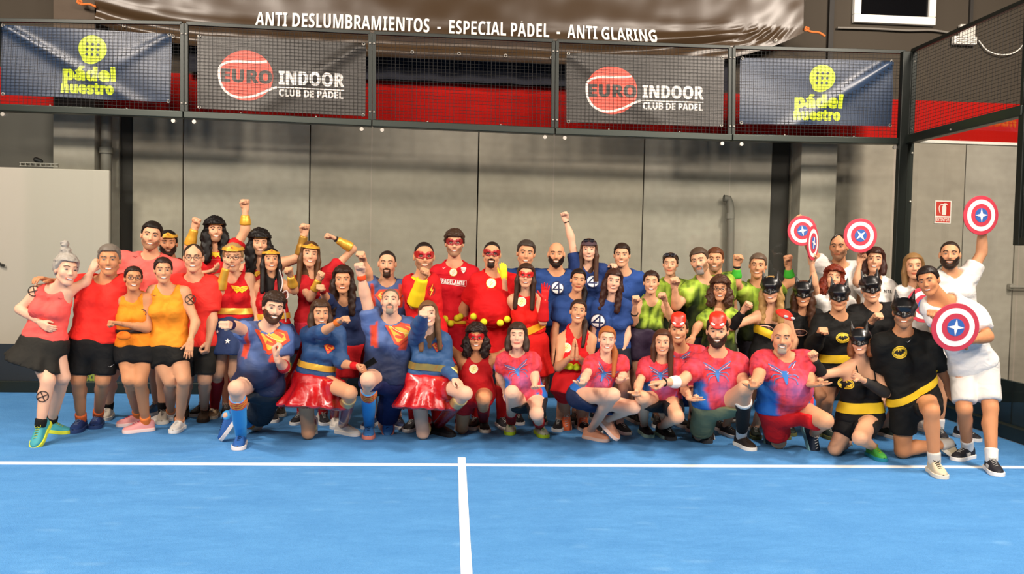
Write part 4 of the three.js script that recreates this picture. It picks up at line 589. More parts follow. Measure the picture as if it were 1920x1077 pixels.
    if (t.tube) clip.push([P(C, 0, -0.07 * s, 0), U]);
    if (tee && t.sl > 1) { const a0 = arms; for (const a of a0) if (t.sl < 1.95) clip.push(); }
    TF = garment(ps, 0.045, { sub, clip: t.tube || true ? clip : [] });
    const armT = (p) => { let best = -1; for (const a of arms) { const d = a.e.clone().sub(a.s), q = p.clone().sub(a.s), tt = q.dot(d) / d.lengthSq(), off = q.addScaledVector(d, -tt).length(); if (tt > 0.12 && off < 0.09 * s * w && Math.abs(local(p)[0]) > 0.12 * cw) best = Math.max(best, tt); } return best; };
    let g = ruffle(TF.surface(), t.wr ?? 0.0075, 10, 19, 10, o.z * 9 + o.f[0], (x, y, z) => sst(0.004, 0.05, (x - bot.x) * U.x + (y - bot.y) * U.y + (z - bot.z) * U.z));
    if (t.pat) paint(g, (p) => { const [u, v, d] = local(p); return PAT[t.pat](u / cw, v / s, d, armT(p)); });
    wadd(t.name ?? (tee ? 'shirt' : 'tank_top'), uvs(g), cloth_mat(t.pat ? 0xffffff : t.c, { vc: !!t.pat, satin: t.satin, shiny: t.shiny }));
  }
  const bt = o.k;
  let KF;
  if (bt) {
    const e = bt.e ?? 0.02, L = bt.L ?? 0.6, ps = [cap(H[0].clone().addScaledVector(U, 0.03), H[1].clone().addScaledVector(U, 0.03), 0.095 * cw + e * 0.6, 0.095 * cw + e * 0.6), cap(P(Q, 0, 0, 0), P(Q, 0, 0.12 * s, 0.005), 0.12 * cw, 0.115 * cw + e * 0.4, { n: X, s: 1.2, fb: 1 })];
    for (const k of [-1, 1]) ps.push(ball(P(Q, k * 0.065 * s, -0.02, -0.065 * cw), 0.085 * cw + e * 0.6));
    const clip = [[P(Q, 0, Math.min(0.115 * s, t ? -(t.hem ?? 0.0) * s + 0.03 : 9), 0), U]];
    if (bt.T === 'skirt') {
      const dn = U.clone().negate().lerp(V(0, -1, 0), bt.drop ?? 0.6).normalize(), hb = bt.to ? J(bt.to[0], bt.to[1], bt.to[2] ?? 0.05) : P(Q, 0, 0, 0.02).addScaledVector(dn, (bt.L ?? 0.3) * s), q0 = P(Q, 0, 0.09 * s, 0); ps.length = 0;
      const ax = hb.clone().sub(q0).normalize();
      ps.push(cap(q0, hb, 0.115 * cw + 0.012, (bt.r ?? 0.2) * Math.sqrt(w), { n: F, s: bt.fl ?? 0.82, fb: 1 }));
      ps.push(cap(H[0].clone().addScaledVector(U, 0.03), H[1].clone().addScaledVector(U, 0.03), 0.095 * cw + 0.014, 0.095 * cw + 0.014)); for (const k of [-1, 1]) ps.push(ball(P(Q, k * 0.065 * s, -0.02, -0.065 * cw), 0.085 * cw + 0.014)); legs.forEach((g, i) => { if (bt.th) { if (bt.th[i]) ps.push(thigh(g, 0.028, bt.th[i], 1.3)); } else ps.push(thigh(g, 0.016, 0.3)); });
      KF = garment(ps, 0.05, { clip, h: bt.h ?? ch });
      const g = KF.surface(), p = g.attributes.position, n = g.attributes.normal, fr = bt.fr ?? 9, am = bt.am ?? 0.016, v = V(0, 0, 0), Fz = F;
      for (let i = 0; i < p.count; i++) { v.fromBufferAttribute(p, i).sub(q0); const d = v.dot(ax), th = Math.atan2(v.dot(X), v.dot(Fz)), k = am * sst(0.06, 0.3, d) * Math.sin(th * fr + 1.3 * Math.sin(th * 3 + o.f[0])); p.setXYZ(i, p.getX(i) + n.getX(i) * k, p.getY(i) + n.getY(i) * k * 0.3, p.getZ(i) + n.getZ(i) * k); }
      g.computeVertexNormals(); ruffle(g, bt.wr ?? 0.003, 20, 14, 20, o.f[0]); wadd('skirt', uvs(g), cloth_mat(bt.c, { shiny: bt.shiny, satin: bt.satin }));
    } else { for (const g of legs) ps.push(thigh(g, e, Math.min(L, 0.97), bt.fl ?? 1.4)); KF = garment(ps, 0.03, { clip }); wadd('shorts', uvs(ruffle(KF.surface(), bt.wr ?? 0.0035, 14, 10, 14, o.f[0])), cloth_mat(bt.c, { satin: bt.satin })); }
  }
  // ---- shoes and socks
  const sh = o.shoe ?? [0x2a2a2e, 0xe8e4dc];
  legs.forEach((g, i) => {
    if (o.sock) { const c = o.sock[0], tt = o.sock[1] ?? 0.3, top = g.a.clone().lerp(g.k, tt), d = g.k.clone().sub(g.a).normalize(); const G = garment(shank(g, 0.0095), 0.022, { clip: [[top, d], [g.a.clone().addScaledVector(d, -0.03), d.clone().negate()]], h: 0.0105 }), gm = G.surface(); if (o.sock[2]) paint(gm, (p) => { const q = p.clone().sub(g.a).dot(d) / g.k.distanceTo(g.a) / tt; return lin(o.sock[2](q)); }); wadd('sock', gm, cloth_mat(o.sock[2] ? 0xffffff : c, { vc: !!o.sock[2], shiny: o.sock[3] })); }
    if (o.noshoe) return;
    const q = new THREE.Quaternion().setFromEuler(new THREE.Euler((g.tp * Math.PI) / 180, (g.toe * Math.PI) / 180, 0, 'YXZ')), up = add('shoe', shoeGeo.up, cloth_mat(sh[0], { satin: 1, nb: 1 }));
    up.position.copy(g.a).add(V(0, -0.088 * s, 0.0).applyQuaternion(q)).sub(base); up.quaternion.copy(q); up.scale.setScalar(s * 1.04); const sole = add('sole', shoeGeo.sole, cloth_mat(sh[1], { satin: 1, nb: 1 }), up); add('laces', shoeGeo.lace, cloth_mat(sh[2] ?? 0xe6e2da), up); if (sh[3]) add('side_stripes', shoeGeo.stripe, cloth_mat(sh[3]), up);
  });
  const ctx = { o, s, w, C, Q, U, X, F, S, H, P, arms, legs, fore, upper, shank, thigh, garment, add, wadd, root, base, hl, hm, hq, hs, TF: () => TF, KF: () => KF, BF, local, J };
  for (const x of o.x ?? []) x(ctx);
  return ctx;
}
// ---------------------------------------------------------------- extras worn by a person
// a print laid on a cloth (or skin) surface: centre at pixel x, y; size in metres
function lay(F, c0, ex, ey, dir, wd, ht, n = 18) {
  const g = new THREE.PlaneGeometry(wd, ht, n, Math.max(3, Math.round((n * ht) / wd))), p = g.attributes.position, v = V(0, 0, 0);
  for (let i = 0; i < p.count; i++) { v.copy(c0).addScaledVector(ex, p.getX(i)).addScaledVector(ey, p.getY(i)).addScaledVector(dir, -0.35); let k = 0; for (; k < 90 && F.sample(v) > 0.0005; k++) v.addScaledVector(dir, Math.min(0.02, Math.max(0.0015, F.sample(v) * 0.6))); if (k >= 90) v.copy(c0).addScaledVector(ex, p.getX(i)).addScaledVector(ey, p.getY(i)).addScaledVector(dir, 0.03); v.addScaledVector(dir, -0.0085); p.setXYZ(i, v.x, v.y, v.z); }
  g.computeVertexNormals(); return g;
}
const emblem = (k, x, y, wd, ht, rot = 0, on = 'TF', name = 'emblem') => (c) => {
  const F = on === 'BF' ? c.BF : c[on](), p0 = at(x, y, c.o.z + (c.o.sz ?? 0)), dir = p0.clone().sub(camPos).normalize(), D = on === 'BF' ? dir : c.F.clone().negate().lerp(dir, 0.4).normalize();
  let q = p0.clone().addScaledVector(dir, -0.4); for (let i = 0; i < 150 && F.sample(q) > 0.001; i++) q.addScaledVector(dir, Math.max(0.002, Math.min(0.02, F.sample(q) * 0.5)));
  const ex = c.X.clone().addScaledVector(D, -c.X.dot(D)).normalize(), ey = ex.clone().cross(D).negate(); if (ey.y < 0) ey.negate(); const e2 = ex.clone().applyAxisAngle(D, (rot * Math.PI) / 180), y2 = ey.clone().applyAxisAngle(D, (rot * Math.PI) / 180);
  c.wadd(name, lay(F, q, e2, y2, D, wd, ht), PRINTS[k]());
};
// a band on an arm (0 left in the picture, 1 right) between two fractions of the forearm (or upper arm: up)
const band = (i, t0, t1, m, name = 'wristband', e = 0.007, up = 0) => (c) => { const a = c.arms[i], A = up ? a.s : a.e, B = up ? a.e : a.w, d = B.clone().sub(A).normalize(), G = c.garment(up ? [c.upper(a, e)] : c.fore(a, e), 0.02, { clip: [[A.clone().lerp(B, t1), d], [A.clone().lerp(B, t0), d.clone().negate()]], h: 0.0085 }); c.wadd(name, G.surface(), typeof m === 'object' ? m : cloth_mat(m)); };
const belt = (m, v = 0.1, ht = 0.05, e = 0.022, name = 'belt', tilt = 0) => (c) => {           // ring round the waist, v above the hips
  const F = c.TF() || c.KF(), n = 44, pos = [], ind = [], uv = c.U.clone().applyAxisAngle(c.F, tilt), c0 = c.P(c.Q, 0, v * c.s, 0), ring = [];
  for (let i = 0; i <= n; i++) { const th = (i / n) * 2 * Math.PI, d = c.X.clone().multiplyScalar(Math.cos(th)).addScaledVector(c.F, Math.sin(th)); d.addScaledVector(uv, -d.dot(uv)).normalize(); for (let j = 0; j < 4; j++) { const q0 = c0.clone().addScaledVector(uv, (j / 3 - 0.5) * ht); let q = q0.clone(), k = 0; for (; k < 120; k++) { q.addScaledVector(d, 0.005); if (F.sample(q) > 0.003 && (!c.KF() || c.KF().sample(q) > 0.003)) break; } q.addScaledVector(d, e * 0.35 - (j % 3 ? 0 : 0.003)); pos.push(q.x, q.y, q.z); } if (i < n) for (let j = 0; j < 3; j++) { const a = i * 4 + j; ind.push(a, a + 1, a + 4, a + 1, a + 5, a + 4); } ring.push(pos.slice(-9, -6)); }
  const g = new THREE.BufferGeometry(); g.setAttribute('position', new THREE.Float32BufferAttribute(pos, 3)); g.setIndex(ind); g.computeVertexNormals(); c.beltPos = ring; return c.beltMesh = c.wadd(name, g, m.isMaterial ? m : cloth_mat(m, { satin: 1 }));
};
const ballGeo = new THREE.SphereGeometry(0.031, 16, 12);
const balls = (pts, col = 0xd9d92a, dz = 0.15) => (c) => { for (const [x, y] of pts) { const F = c.TF() || c.KF(), p0 = at(x, y, c.o.z + 0.4), d = p0.clone().sub(camPos).normalize(); let i = 0; for (; i < 200 && F.sample(p0) > 0.024 && (!c.KF() || c.KF().sample(p0) > 0.024); i++) p0.addScaledVector(d, 0.004); if (i >= 200) p0.copy(at(x, y, c.o.z + dz)); const m = c.add('ball', ballGeo, cloth_mat(col, { nb: 1 }), c.beltMesh); m.position.copy(p0).sub(c.base); } };
// a cape: from both shoulders down to two pixels (behind the body)
const cape = (c0, x0, y0, x1, y1, dz0 = -0.15, dz1 = -0.15, opt = {}) => (c) => {
  const A = c.P(c.S[0], -0.06, 0.05, -0.045), B = c.P(c.S[1], 0.03, 0.06, -0.055), D0 = at(x0, y0, c.o.z + dz0), D1 = at(x1, y1, c.o.z + dz1), g = new THREE.PlaneGeometry(1, 1, 26, 30), p = g.attributes.position;
  for (let i = 0; i < p.count; i++) { const u = p.getX(i) + 0.5, v = 0.5 - p.getY(i), a = A.clone().lerp(B, u), b = D0.clone().lerp(D1, u), q = a.lerp(b, v); q.z += -0.07 * Math.sin(Math.PI * u) * (1 - v * 0.5) - 0.1 * Math.sin(Math.PI * Math.min(1, v * 1.4)) * 0.8 + 0.028 * Math.sin(u * 26 + v * 3) * sst(0, 0.4, v); q.x += 0.02 * Math.sin(v * 7 + u * 5) * v; p.setXYZ(i, q.x, q.y, q.z); }
  g.computeVertexNormals(); c.wadd('cape', g, cloth_mat(c0, { satin: 1 }));
};
// ---------------------------------------------------------------- the group: joints are seen in the photograph, depths are metres from the back glass
const BLK = 0x151413, WH = 0xe6e2dc, RED = 0xc81216, NAVY = 0x24427c, CORAL = 0xef5a52, YEL = 0xf0d01e;
const goldBand = (i, a, b) => band(i, a, b, gold, 'gold_cuff', 0.01);
const bootTop = (q) => (q > 0.84 ? '#c9a766' : '#98121c'), blueSock = (q) => (q > 0.8 && q < 0.985 ? (Math.floor(q * 40) % 2 ? '#f0a23a' : '#d8352a') : '#3d97d4');
// far left: coral and orange shirts
person({ n: 'grey-haired woman with a top knot, coral tank top and black skirt, hand on her belly', g: 'f', z: 2.3, b: 0.98, f: [124, 476, 538, 22, 0, 8], S: [72, 548, 127, 546], Q: [82, 648, 0], A: [36, 580, 0.02, 76, 606, '+', 'relax', 90], B: [160, 530, -0.12, 172, 508, -0.15, 'relax', 180], L: [90, 714, 0.12, 76, 796, 0.14, -5, 42], R: [118, 708, -0.02, 96, 793, 'f', 72], sk: 'p', hair: ['bun', 0x9b948a], brow: 0x5a4a3c,
  t: { c: CORAL, hem: -0.05 }, k: { T: 'skirt', c: 0x24221d, to: [66, 684, 0], r: 0.25, fr: 7 }, shoe: [0x3f98a0, 0xd3d83a, 0xd3d83a], sock: [BLK, 0.14], x: [emblem('cross', 64, 546, 0.1, 0.1, 20, 'BF', 'arm_drawing'), emblem('cross', 80, 744, 0.1, 0.1, 10, 'BF', 'leg_drawing'), emblem('darktick', 114, 560, 0.05, 0.025)] });
person({ n: 'grey-haired man in a bright red polo shirt, arm around the grey-haired woman', g: 'm', z: 2.08, b: 1.12, f: [205, 458, 518, -5, 0, 0], S: [152, 536, 234, 533], Q: [177, 652, 0], A: [114, 534, 0.06, 93, 527, 0.16, 'relax', 0], B: [258, 575, -0.18, 272, 600, -0.25], L: [147, 712, 0.02, 152, 786, 'f', 5], R: [193, 712, 0.02, 184, 779, 'f', 12], sk: 't', hair: ['short', 0x6b6258],
  t: { c: 0xee3026, sl: 0.6, hem: -0.05 }, k: { c: BLK, L: 0.84 }, shoe: [0x22386b, 0x2a406f, 0x8c98b8], sock: [0xe06a34, 0.15], x: [emblem('darktick', 178, 520, 0.05, 0.025), emblem('tick', 209, 686, 0.05, 0.025, -20, 'KF')] });
person({ n: 'tall dark-haired man with stubble in a coral shirt, behind the red polo shirt', g: 'm', z: 1.45, b: 1.25, f: [284, 415, 471, -3, 0, 8], S: [232, 490, 332, 507], B: [350, 520, -0.15, 385, 512, -0.1, 'relax', 180], L: [205, 710, 0, 203, 765, 'f', 10], sk: 'l', hair: ['short', 0x1c1410], hx: { stubble: 0x9a7256 }, t: { c: 0xee625a, sl: 0.55 }, k: { c: BLK, L: 0.8 }, shoe: [0xcfc8b8, 0xe4ddcc], sock: [BLK, 0.2], x: [emblem('darktick', 254, 481, 0.06, 0.03)] });
person({ n: 'bearded man with a gold paper crown peeking out behind the coral shirt', g: 'm', z: 1.1, b: 0.95, f: [315, 432, 482, 0, 0, 0], S: [285, 508, 350, 508], sk: 'm', hair: ['short', 0x1a1310], hx: { beard: 0x2e2019, tiara: 1 }, t: { c: 0xb8301f, sl: 0.6 }, k: { c: 0x2a2a32 }, shoe: [0x3a6ea0, WH] });
person({ n: 'woman with glasses and an orange tank top, forearm across, pink shoes', g: 'f', z: 2.1, f: [250, 500, 547, 5, 6, 3], S: [226, 562, 276, 562], Q: [254, 662, 0], A: [214, 602, -0.1, 226, 640, -0.1], B: [276, 616, 0.06, 224, 607, '+', 'fist', 0], L: [242, 712, 0.06, 259, 779, 'f', -52], R: [263, 715, 0.06, 273, 791, 'f', -58], sk: 't', hair: ['tied', 0x2a1a14], hx: { glasses: 0x3a2a22 },
  t: { c: 0xe8841a, hem: -0.05 }, k: { c: BLK, L: 0.36 }, shoe: [0xe29a98, 0xefd4ce, 0xd3345c], sock: [0xf0803a, 0.14], x: [emblem('cross', 266, 587, 0.075, 0.075, 0, 'BF', 'arm_drawing'), belt(0x2a1d18, 0.2, 0.03), (c) => { const g = new THREE.SphereGeometry(0.048, 14, 10).scale(1.2, 0.8, 0.6), p = at(232, 630, 2.28); c.wadd('pouch', g.translate(p.x, p.y, p.z), cloth_mat(0xee7a22, { nb: 1 })); }] });
person({ n: 'woman with pulled-back dark hair, orange tank top, hand on thigh, white shoes', g: 'f', z: 2.05, b: 1.08, f: [306, 482, 533, 3, 0, 0], S: [288, 548, 345, 550], Q: [315, 662, 0], A: [276, 600, -0.15, 290, 640, -0.15], B: [367, 604, 0.04, 357, 640, 0.12, 'open', 180, [-0.1, -1, 0.15]], L: [319, 714, 0.05, 320, 772, 'f', -48], R: [345, 712, 0.1, 337, 788, 'f', 0], sk: 'm', hair: ['tied', 0x2c1b14],
  t: { c: 0xee8e22, hem: -0.05 }, k: { c: 0x191713, L: 0.42 }, shoe: [0xe9e4dc, 0xf3efe8, 0xf3efe8], sock: [0xd98a5a, 0.06], x: [emblem('cross', 357, 562, 0.1, 0.1, 0, 'BF', 'arm_drawing'), emblem('darktick', 290, 554, 0.05, 0.025)] });
person({ n: 'thin-haired man with glasses in a red tee beside the orange tank tops', g: 'm', z: 1.82, f: [363, 457, 512, -5, 0, 0], S: [333, 532, 397, 536], Q: [366, 650, 0], A: [330, 590, -0.15, 340, 640, -0.15], B: [398, 598, 0.03, 391, 640, 0.1, 'grip', 90], R: [384, 712, 0.02, 383, 768, 'f', 12], L: [350, 712, -0.1, 345, 765, 'f', 0], sk: 'l', hair: ['recede', 0x241a14], hx: { glasses: 0x5a4a40 }, t: { c: 0xea352c, sl: 0.78, hem: 0.0 }, k: { c: 0x2c2a24, L: 0.84 }, shoe: [0x4a3a2c, 0x2d241c, 0x6a5844], sock: [BLK, 0.06] });
// gold crowns
person({ n: 'laughing man in a long black wig with both fists raised, red tee', g: 'm', z: 1.1, f: [403, 410, 456, 8, 5, 0], S: [374, 484, 436, 474], A: [354, 466, 0.08, 365, 428, 0.12, 'fist', 0], B: [460, 432, 0, 460, 394, 0.02, 'fist', 0], sk: 'l', hair: ['wig', 0x100c0b], brow: 0x2a1c15, hx: { stubble: 0x9a7256, tiara: 1 }, t: { c: 0xc0161b, sl: 0.45 }, k: { c: 0x33353c }, x: [emblem('wtext', 409, 480, 0.19, 0.11), goldBand(0, 0.15, 0.95), goldBand(1, 0.25, 0.75)] });
person({ n: 'blonde woman with glasses and a gold crown, fist at her chin, navy skirt', g: 'f', z: 1.68, b: 1.06, f: [437, 455, 512, -5, 0, 0], S: [408, 526, 467, 524], Q: [437, 610, 0], A: [411, 552, 0.12, 424, 502, 0.2, 'fist', 0], B: [478, 565, 0, 482, 602, 0.05, 'relax', 0], L: [408, 700, 0.03, 402, 764, 'f', 5], R: [440, 700, 0.03, 444, 764, 'f', 5], sk: 'l', hair: ['tied', 0x9a7a50], brow: 0x6a4a30, hx: { tiara: 1, glasses: 0x4a3a34 }, t: { c: 0xc4151b, hem: -0.06 }, k: { T: 'skirt', c: 0x2a3a60, to: [433, 664, 0.02], r: 0.23, fr: 11, am: 0.012 }, shoe: [0xb09a78, 0xd8cbb0], sock: [0x9c141a, 0.85],
  x: [emblem('eagle', 450, 543, 0.175, 0.085), goldBand(0, 0.2, 0.98), belt(gold, 0.14, 0.055), emblem('whitestar', 427, 640, 0.06, 0.06, 0, 'KF'), emblem('whitestar', 408, 622, 0.04, 0.04, 0, 'KF')] });
person({ n: 'man in long dark wig and gold crown, arm stretched sideways with raised fist', g: 'm', z: 1.35, b: 1.05, f: [487, 433, 481, 5, 0, 0], S: [458, 508, 522, 496], B: [563, 483, 0.02, 570, 440, 0.05, 'fist', 0], sk: 'l', hair: ['wig', 0x15100e], hx: { stubble: 0x9a7256, tiara: 1 }, t: { c: 0xb81a26, sl: 0 }, k: { c: 0x2a2d3a }, x: [emblem('eagle', 478, 514, 0.13, 0.07), band(1, 0.1, 0.95, std(0xb98a3a, 0.4, { metalness: 0.6 }), 'gold_cuff', 0.009)] });
person({ n: 'woman with long black hair and a gold crown, white cord over her shoulder', g: 'f', z: 1.66, f: [508, 466, 511, 5, 8, 0], S: [484, 540, 531, 537], Q: [512, 622, 0], A: [472, 585, -0.1, 480, 610, -0.1], B: [552, 546, 0.12, 544, 515, 0.25, 'fist', 0], R: [530, 690, 0.02, 527, 760, 'f', 10], L: [500, 690, 0, 495, 760, 'f', -5], sk: 'm', hair: ['long', 0x17100e], hx: { tiara: 1 }, t: { c: 0xbc151c, hem: -0.04, satin: 1 }, k: { T: 'skirt', c: 0x2b4474, to: [530, 664, 0.0], r: 0.24, am: 0.014 }, sock: [0xb0181c, 0.85], shoe: [0x55534c, 0xd9d2bf],
  x: [goldBand(1, 0.3, 0.9), belt(gold, 0.15, 0.05), (c) => c.wadd('white_cord', tube([at(524, 506, 1.9), at(530, 530, 1.92), at(526, 552, 1.93), at(537, 545, 1.94), at(540, 558, 1.94), at(530, 566, 1.94), at(534, 585, 1.93), at(536, 604, 1.9)], 0.006, 50, 5), cloth_mat(0xe6d6d0))] });
person({ n: 'woman with long brown hair and a gold crown, forearm raised over her head', g: 'f', z: 1.46, f: [581, 453, 503, 5, 3, 5], S: [560, 530, 620, 512], A: [582, 560, 0.15, 598, 524, 0.25, 'fist', 0], B: [662, 467, 0.03, 627, 447, 0.1, 'fist', 0], Q: [588, 605, 0], sk: 'l', hair: ['long', 0x54371f], hx: { tiara: 1 }, t: { c: 0xb3161f, sl: 0.4, neck: 'scoop', hem: 0.02 }, k: { T: 'skirt', c: 0xc02a3c, to: [592, 660, 0], r: 0.22 }, sock: [0xa5161c, 0.8], x: [goldBand(0, 0.45, 0.98), goldBand(1, 0.1, 0.85), band(1, 0.86, 0.97, 0x1a1716)] });
// blue costumes with capes
person({ n: 'woman with long wavy dark hair in a navy top, fist forward, behind front row', g: 'f', z: 1.9, f: [643, 499, 552, -3, 0, 0], S: [620, 575, 675, 577], Q: [654, 658, 0], A: [612, 562, 0.16, 603, 541, 0.36, 'fist', 0, [0, 0.35, 1]], B: [690, 630, -0.1, 682, 662, -0.05], L: [610, 715, 0, 603, 770, 'f', 5], R: [638, 712, 0.05, 628, 782, 'f', 12], sk: 'm', hair: ['wave', 0x2a1911], t: { c: 0x1f2d52, sl: 1.2, neck: 'scoop', hem: -0.03 }, k: { T: 'skirt', c: 0xb5121a, to: [650, 705, 0.0], r: 0.2 }, sock: [0x8f121b, 0.9, 0, 1], shoe: [0xe6e0d6, 0xf0ece4], x: [band(0, 0.7, 0.98, 0xa8231d)] });
person({ n: 'kneeling woman with wavy brown hair, shiny red skirt, right fist punching forward', g: 'f', z: 2.4, f: [601, 562, 614, 8, 0, 0], S: [580, 628, 632, 626], Q: [589, 716, -0.02], A: [606, 622, '+', 638, 602, '+', 'fist', 0], B: [641, 682, 0.08, 672, 688, 0.22, 'grip', -60], L: [578, 812, 'k', 584, 792, -0.42, 0, 60], R: [657, 737, 0.3, 643, 796, 'f', 55], sk: 'm', hair: ['bob', 0x3f2a1b], t: { c: 0x2b4a74, sl: 1.12, neck: 'scoop', hem: -0.05, satin: 1 }, k: { T: 'skirt', c: 0xb30d12, shiny: 1, to: [586, 766, 0.03], r: 0.3, th: [0.3, 0.5], am: 0.024, fr: 11 }, sock: [0x98121c, 0.85, bootTop, 1], shoe: [0xe9e4da, 0xf0ece6],
  x: [emblem('shield', 617, 655, 0.1, 0.08), belt(gold, 0.15, 0.05), band(0, 0.75, 0.97, 0xd86a24), band(1, 0.62, 0.98, RED), cape(0xb8161a, 522, 768, 566, 728, -0.08, -0.2)] });
person({ n: 'kneeling bearded man in a navy and orange printed shirt, left hand on chest, blue socks', g: 'm', z: 2.45, b: 1.07, fat: 0.8, f: [513, 548, 607, 10, -3, 8], S: [469, 626, 531, 630], Q: [484, 728, -0.05], A: [444, 614, '+', 427, 608, '+', 'fist', 0], B: [533, 690, 0.06, 519, 672, 0.3, 'grip', 90, [-0.2, 0.9, 0.1]], L: [443, 728, 0.42, 452, 815, 'f', 6], R: [480, 796, 'k', 426, 780, -0.18, -75, 55], sk: 'p', hair: ['full', 0x32231a], hx: { beard: 0x4a2f1f }, t: { pat: 'cape', sl: 0.62, hem: 0.03, satin: 1 }, k: { c: 0x1f2832, L: 0.74, e: 0.03, fl: 1.5 }, sock: [0, 0.82, blueSock], shoe: [0x2b5a9c, 0xe6ddd8, 0x1c3560],
  x: [emblem('bigshield', 508, 638, 0.3, 0.22, 10), band(0, 0.62, 0.85, 0x2a1a3c), band(1, 0.05, 0.3, 0xb0222a)] });
person({ n: 'kneeling man with his head tilted back and one fist raised, blue printed shirt', g: 'm', z: 2.35, b: 1.08, f: [732, 540, 593, -3, 16, 0], S: [700, 612, 768, 616], Q: [722, 712, -0.02], A: [684, 552, 0.06, 677, 515, 0.12, 'fist', 0], B: [772, 672, -0.12, 765, 700, -0.1], L: [690, 712, 0.38, 692, 797, 'f', 4], R: [722, 797, 'k', 728, 775, -0.4, 0, 60], sk: 'p', hair: ['buzz', 0x6a5a4c], brow: 0x4a3a30, hx: { goatee: 0x8a7a6a }, shut: 1, t: { pat: 'cape', sl: 0.5, hem: 0.02, satin: 1 }, k: { c: 0x1a2048, L: 0.82, e: 0.025 }, sock: [0, 0.8, blueSock], shoe: [0x4a86c4, 0xe98a78, 0x1f2a50],
  x: [emblem('bigshield', 748, 626, 0.27, 0.2, 8), band(0, 0.72, 0.98, 0xd8491e), cape(0x8f1418, 676, 700, 760, 770, -0.14, -0.25)] });
person({ n: 'short-haired grinning man in a blue printed shirt behind the head-back man', g: 'm', z: 1.6, b: 1.1, f: [726, 469, 521, -3, 0, 0], S: [693, 542, 758, 543], A: [689, 512, 0.12, 681, 488, 0.22, 'fist', 0], sk: 'l', hair: ['buzz', 0x241a15], hx: { goatee: 0x3a281d }, t: { pat: 'cape', sl: 0.55 }, k: { c: 0x22304c, L: 0.7 }, shoe: [0x3a4a70, WH], x: [emblem('bigshield', 728, 562, 0.26, 0.2)] });
person({ n: 'kneeling fair-haired woman, blue long sleeves, shiny red skirt, fist before her face', g: 'f', z: 2.4, f: [803, 566, 613, 0, 5, -5], S: [782, 636, 830, 640], Q: [800, 716, -0.02], A: [786, 612, '+', 793, 592, '+', 'fist', 0, [0.1, 0.5, 1]], B: [838, 690, 0.02, 850, 708, '+', 'relax', 0, [0.6, -0.45, 0.5]], L: [793, 812, 'k', 800, 790, -0.45, 0, 60], R: [873, 738, 0.32, 822, 797, 'f', 50], sk: 'p', hair: ['long', 0x6b4a30], t: { c: 0x34557f, sl: 1.97, neck: 'scoop', hem: -0.05, satin: 1 }, k: { T: 'skirt', c: 0xbd1014, shiny: 1, to: [797, 768, 0.03], r: 0.28, th: [0.3, 0.55], am: 0.024, fr: 12 }, sock: [0x98121c, 0.85, bootTop, 1], shoe: [0x1b1a1c, 0x2a2a2c, 0x8a2a2a],
  x: [emblem('shield', 820, 652, 0.1, 0.08), belt(std(0xb79a52, 0.35, { metalness: 0.6 }), 0.15, 0.06), band(0, 0.8, 1, 0xd89a3a), cape(0xa81418, 745, 720, 786, 750, -0.12, -0.2)] });
// red bolts
person({ n: 'man in a red eye mask and long yellow glove, fist at his chin', g: 'm', z: 1.72, b: 0.9, f: [795, 452, 512, 5, 0, 0], S: [772, 532, 806, 530], A: [777, 572, 0.16, 792, 522, 0.28, 'fist', 0], B: [814, 585, 0.0, 818, 630, 0.04], Q: [800, 625, 0], sk: 'm', hair: ['buzz', 0x1e1511], hx: { eyemask: 0xa50f14, stubble: 0x9a7256 }, t: { c: 0xc8161a, sl: 0.9, hem: 0.04 }, k: { T: 'skirt', c: 0xc41418, to: [812, 690, 0], r: 0.24 }, sock: [0xb01418, 0.8], x: [emblem('boltring', 809, 545, 0.09, 0.135, 5), band(0, 0.02, 0.98, cloth_mat(YEL), 'glove_cuff', 0.024), band(0, -0.1, 0.28, cloth_mat(YEL), 'shoulder_piece', 0.03, 1)] });
person({ n: 'tallest red-masked man with tousled hair, white lettering across his red tee', g: 'm', z: 1.36, b: 1.08, f: [852, 431, 483, 0, 0, 0], S: [821, 515, 883, 516], Q: [848, 612, 0], A: [808, 560, -0.08, 815, 600, -0.12], B: [896, 560, -0.1, 900, 600, -0.15], sk: 'l', hair: ['full', 0x3a281c], hx: { eyemask: 0x8f0e14, stubble: 0x9a7256 }, t: { c: 0xcc1322, sl: 0.65, hem: 0.0 }, k: { c: 0xb81224, L: 0.62 }, x: [emblem('team', 850, 530, 0.25, 0.082), emblem('bolt', 850, 511, 0.105, 0.105), emblem('crest', 869, 507, 0.07, 0.07), emblem('tick', 833, 502, 0.05, 0.025), belt(0xcaa41c, 0.05, 0.03), balls([[834, 598], [857, 597], [863, 594], [845, 607]])] });
person({ n: 'stout man with half-red mask and goatee, yellow balls on the belt of his red tee', g: 'm', z: 1.6, b: 1.18, fat: 1.0, f: [922, 452, 503, 0, 0, 3], S: [898, 530, 960, 532], Q: [920, 618, 0], A: [868, 580, -0.15, 875, 620, -0.2], B: [985, 570, -0.25, 1000, 600, -0.25], sk: 'm', hair: ['buzz', 0x221812], hx: { eyemask: 0xa01218, goatee: 0x2a1d16, glasses: 0x151210 }, t: { c: 0xd01014, sl: 0.7, hem: -0.04 }, k: { c: 0xc40f14, L: 0.75, e: 0.03 }, sock: [0xb01418, 0.8], x: [emblem('bolt', 921, 531, 0.13, 0.13), belt(0xa80e12, 0.06, 0.03), balls([[888, 594], [907, 604], [938, 606], [951, 599]])] });
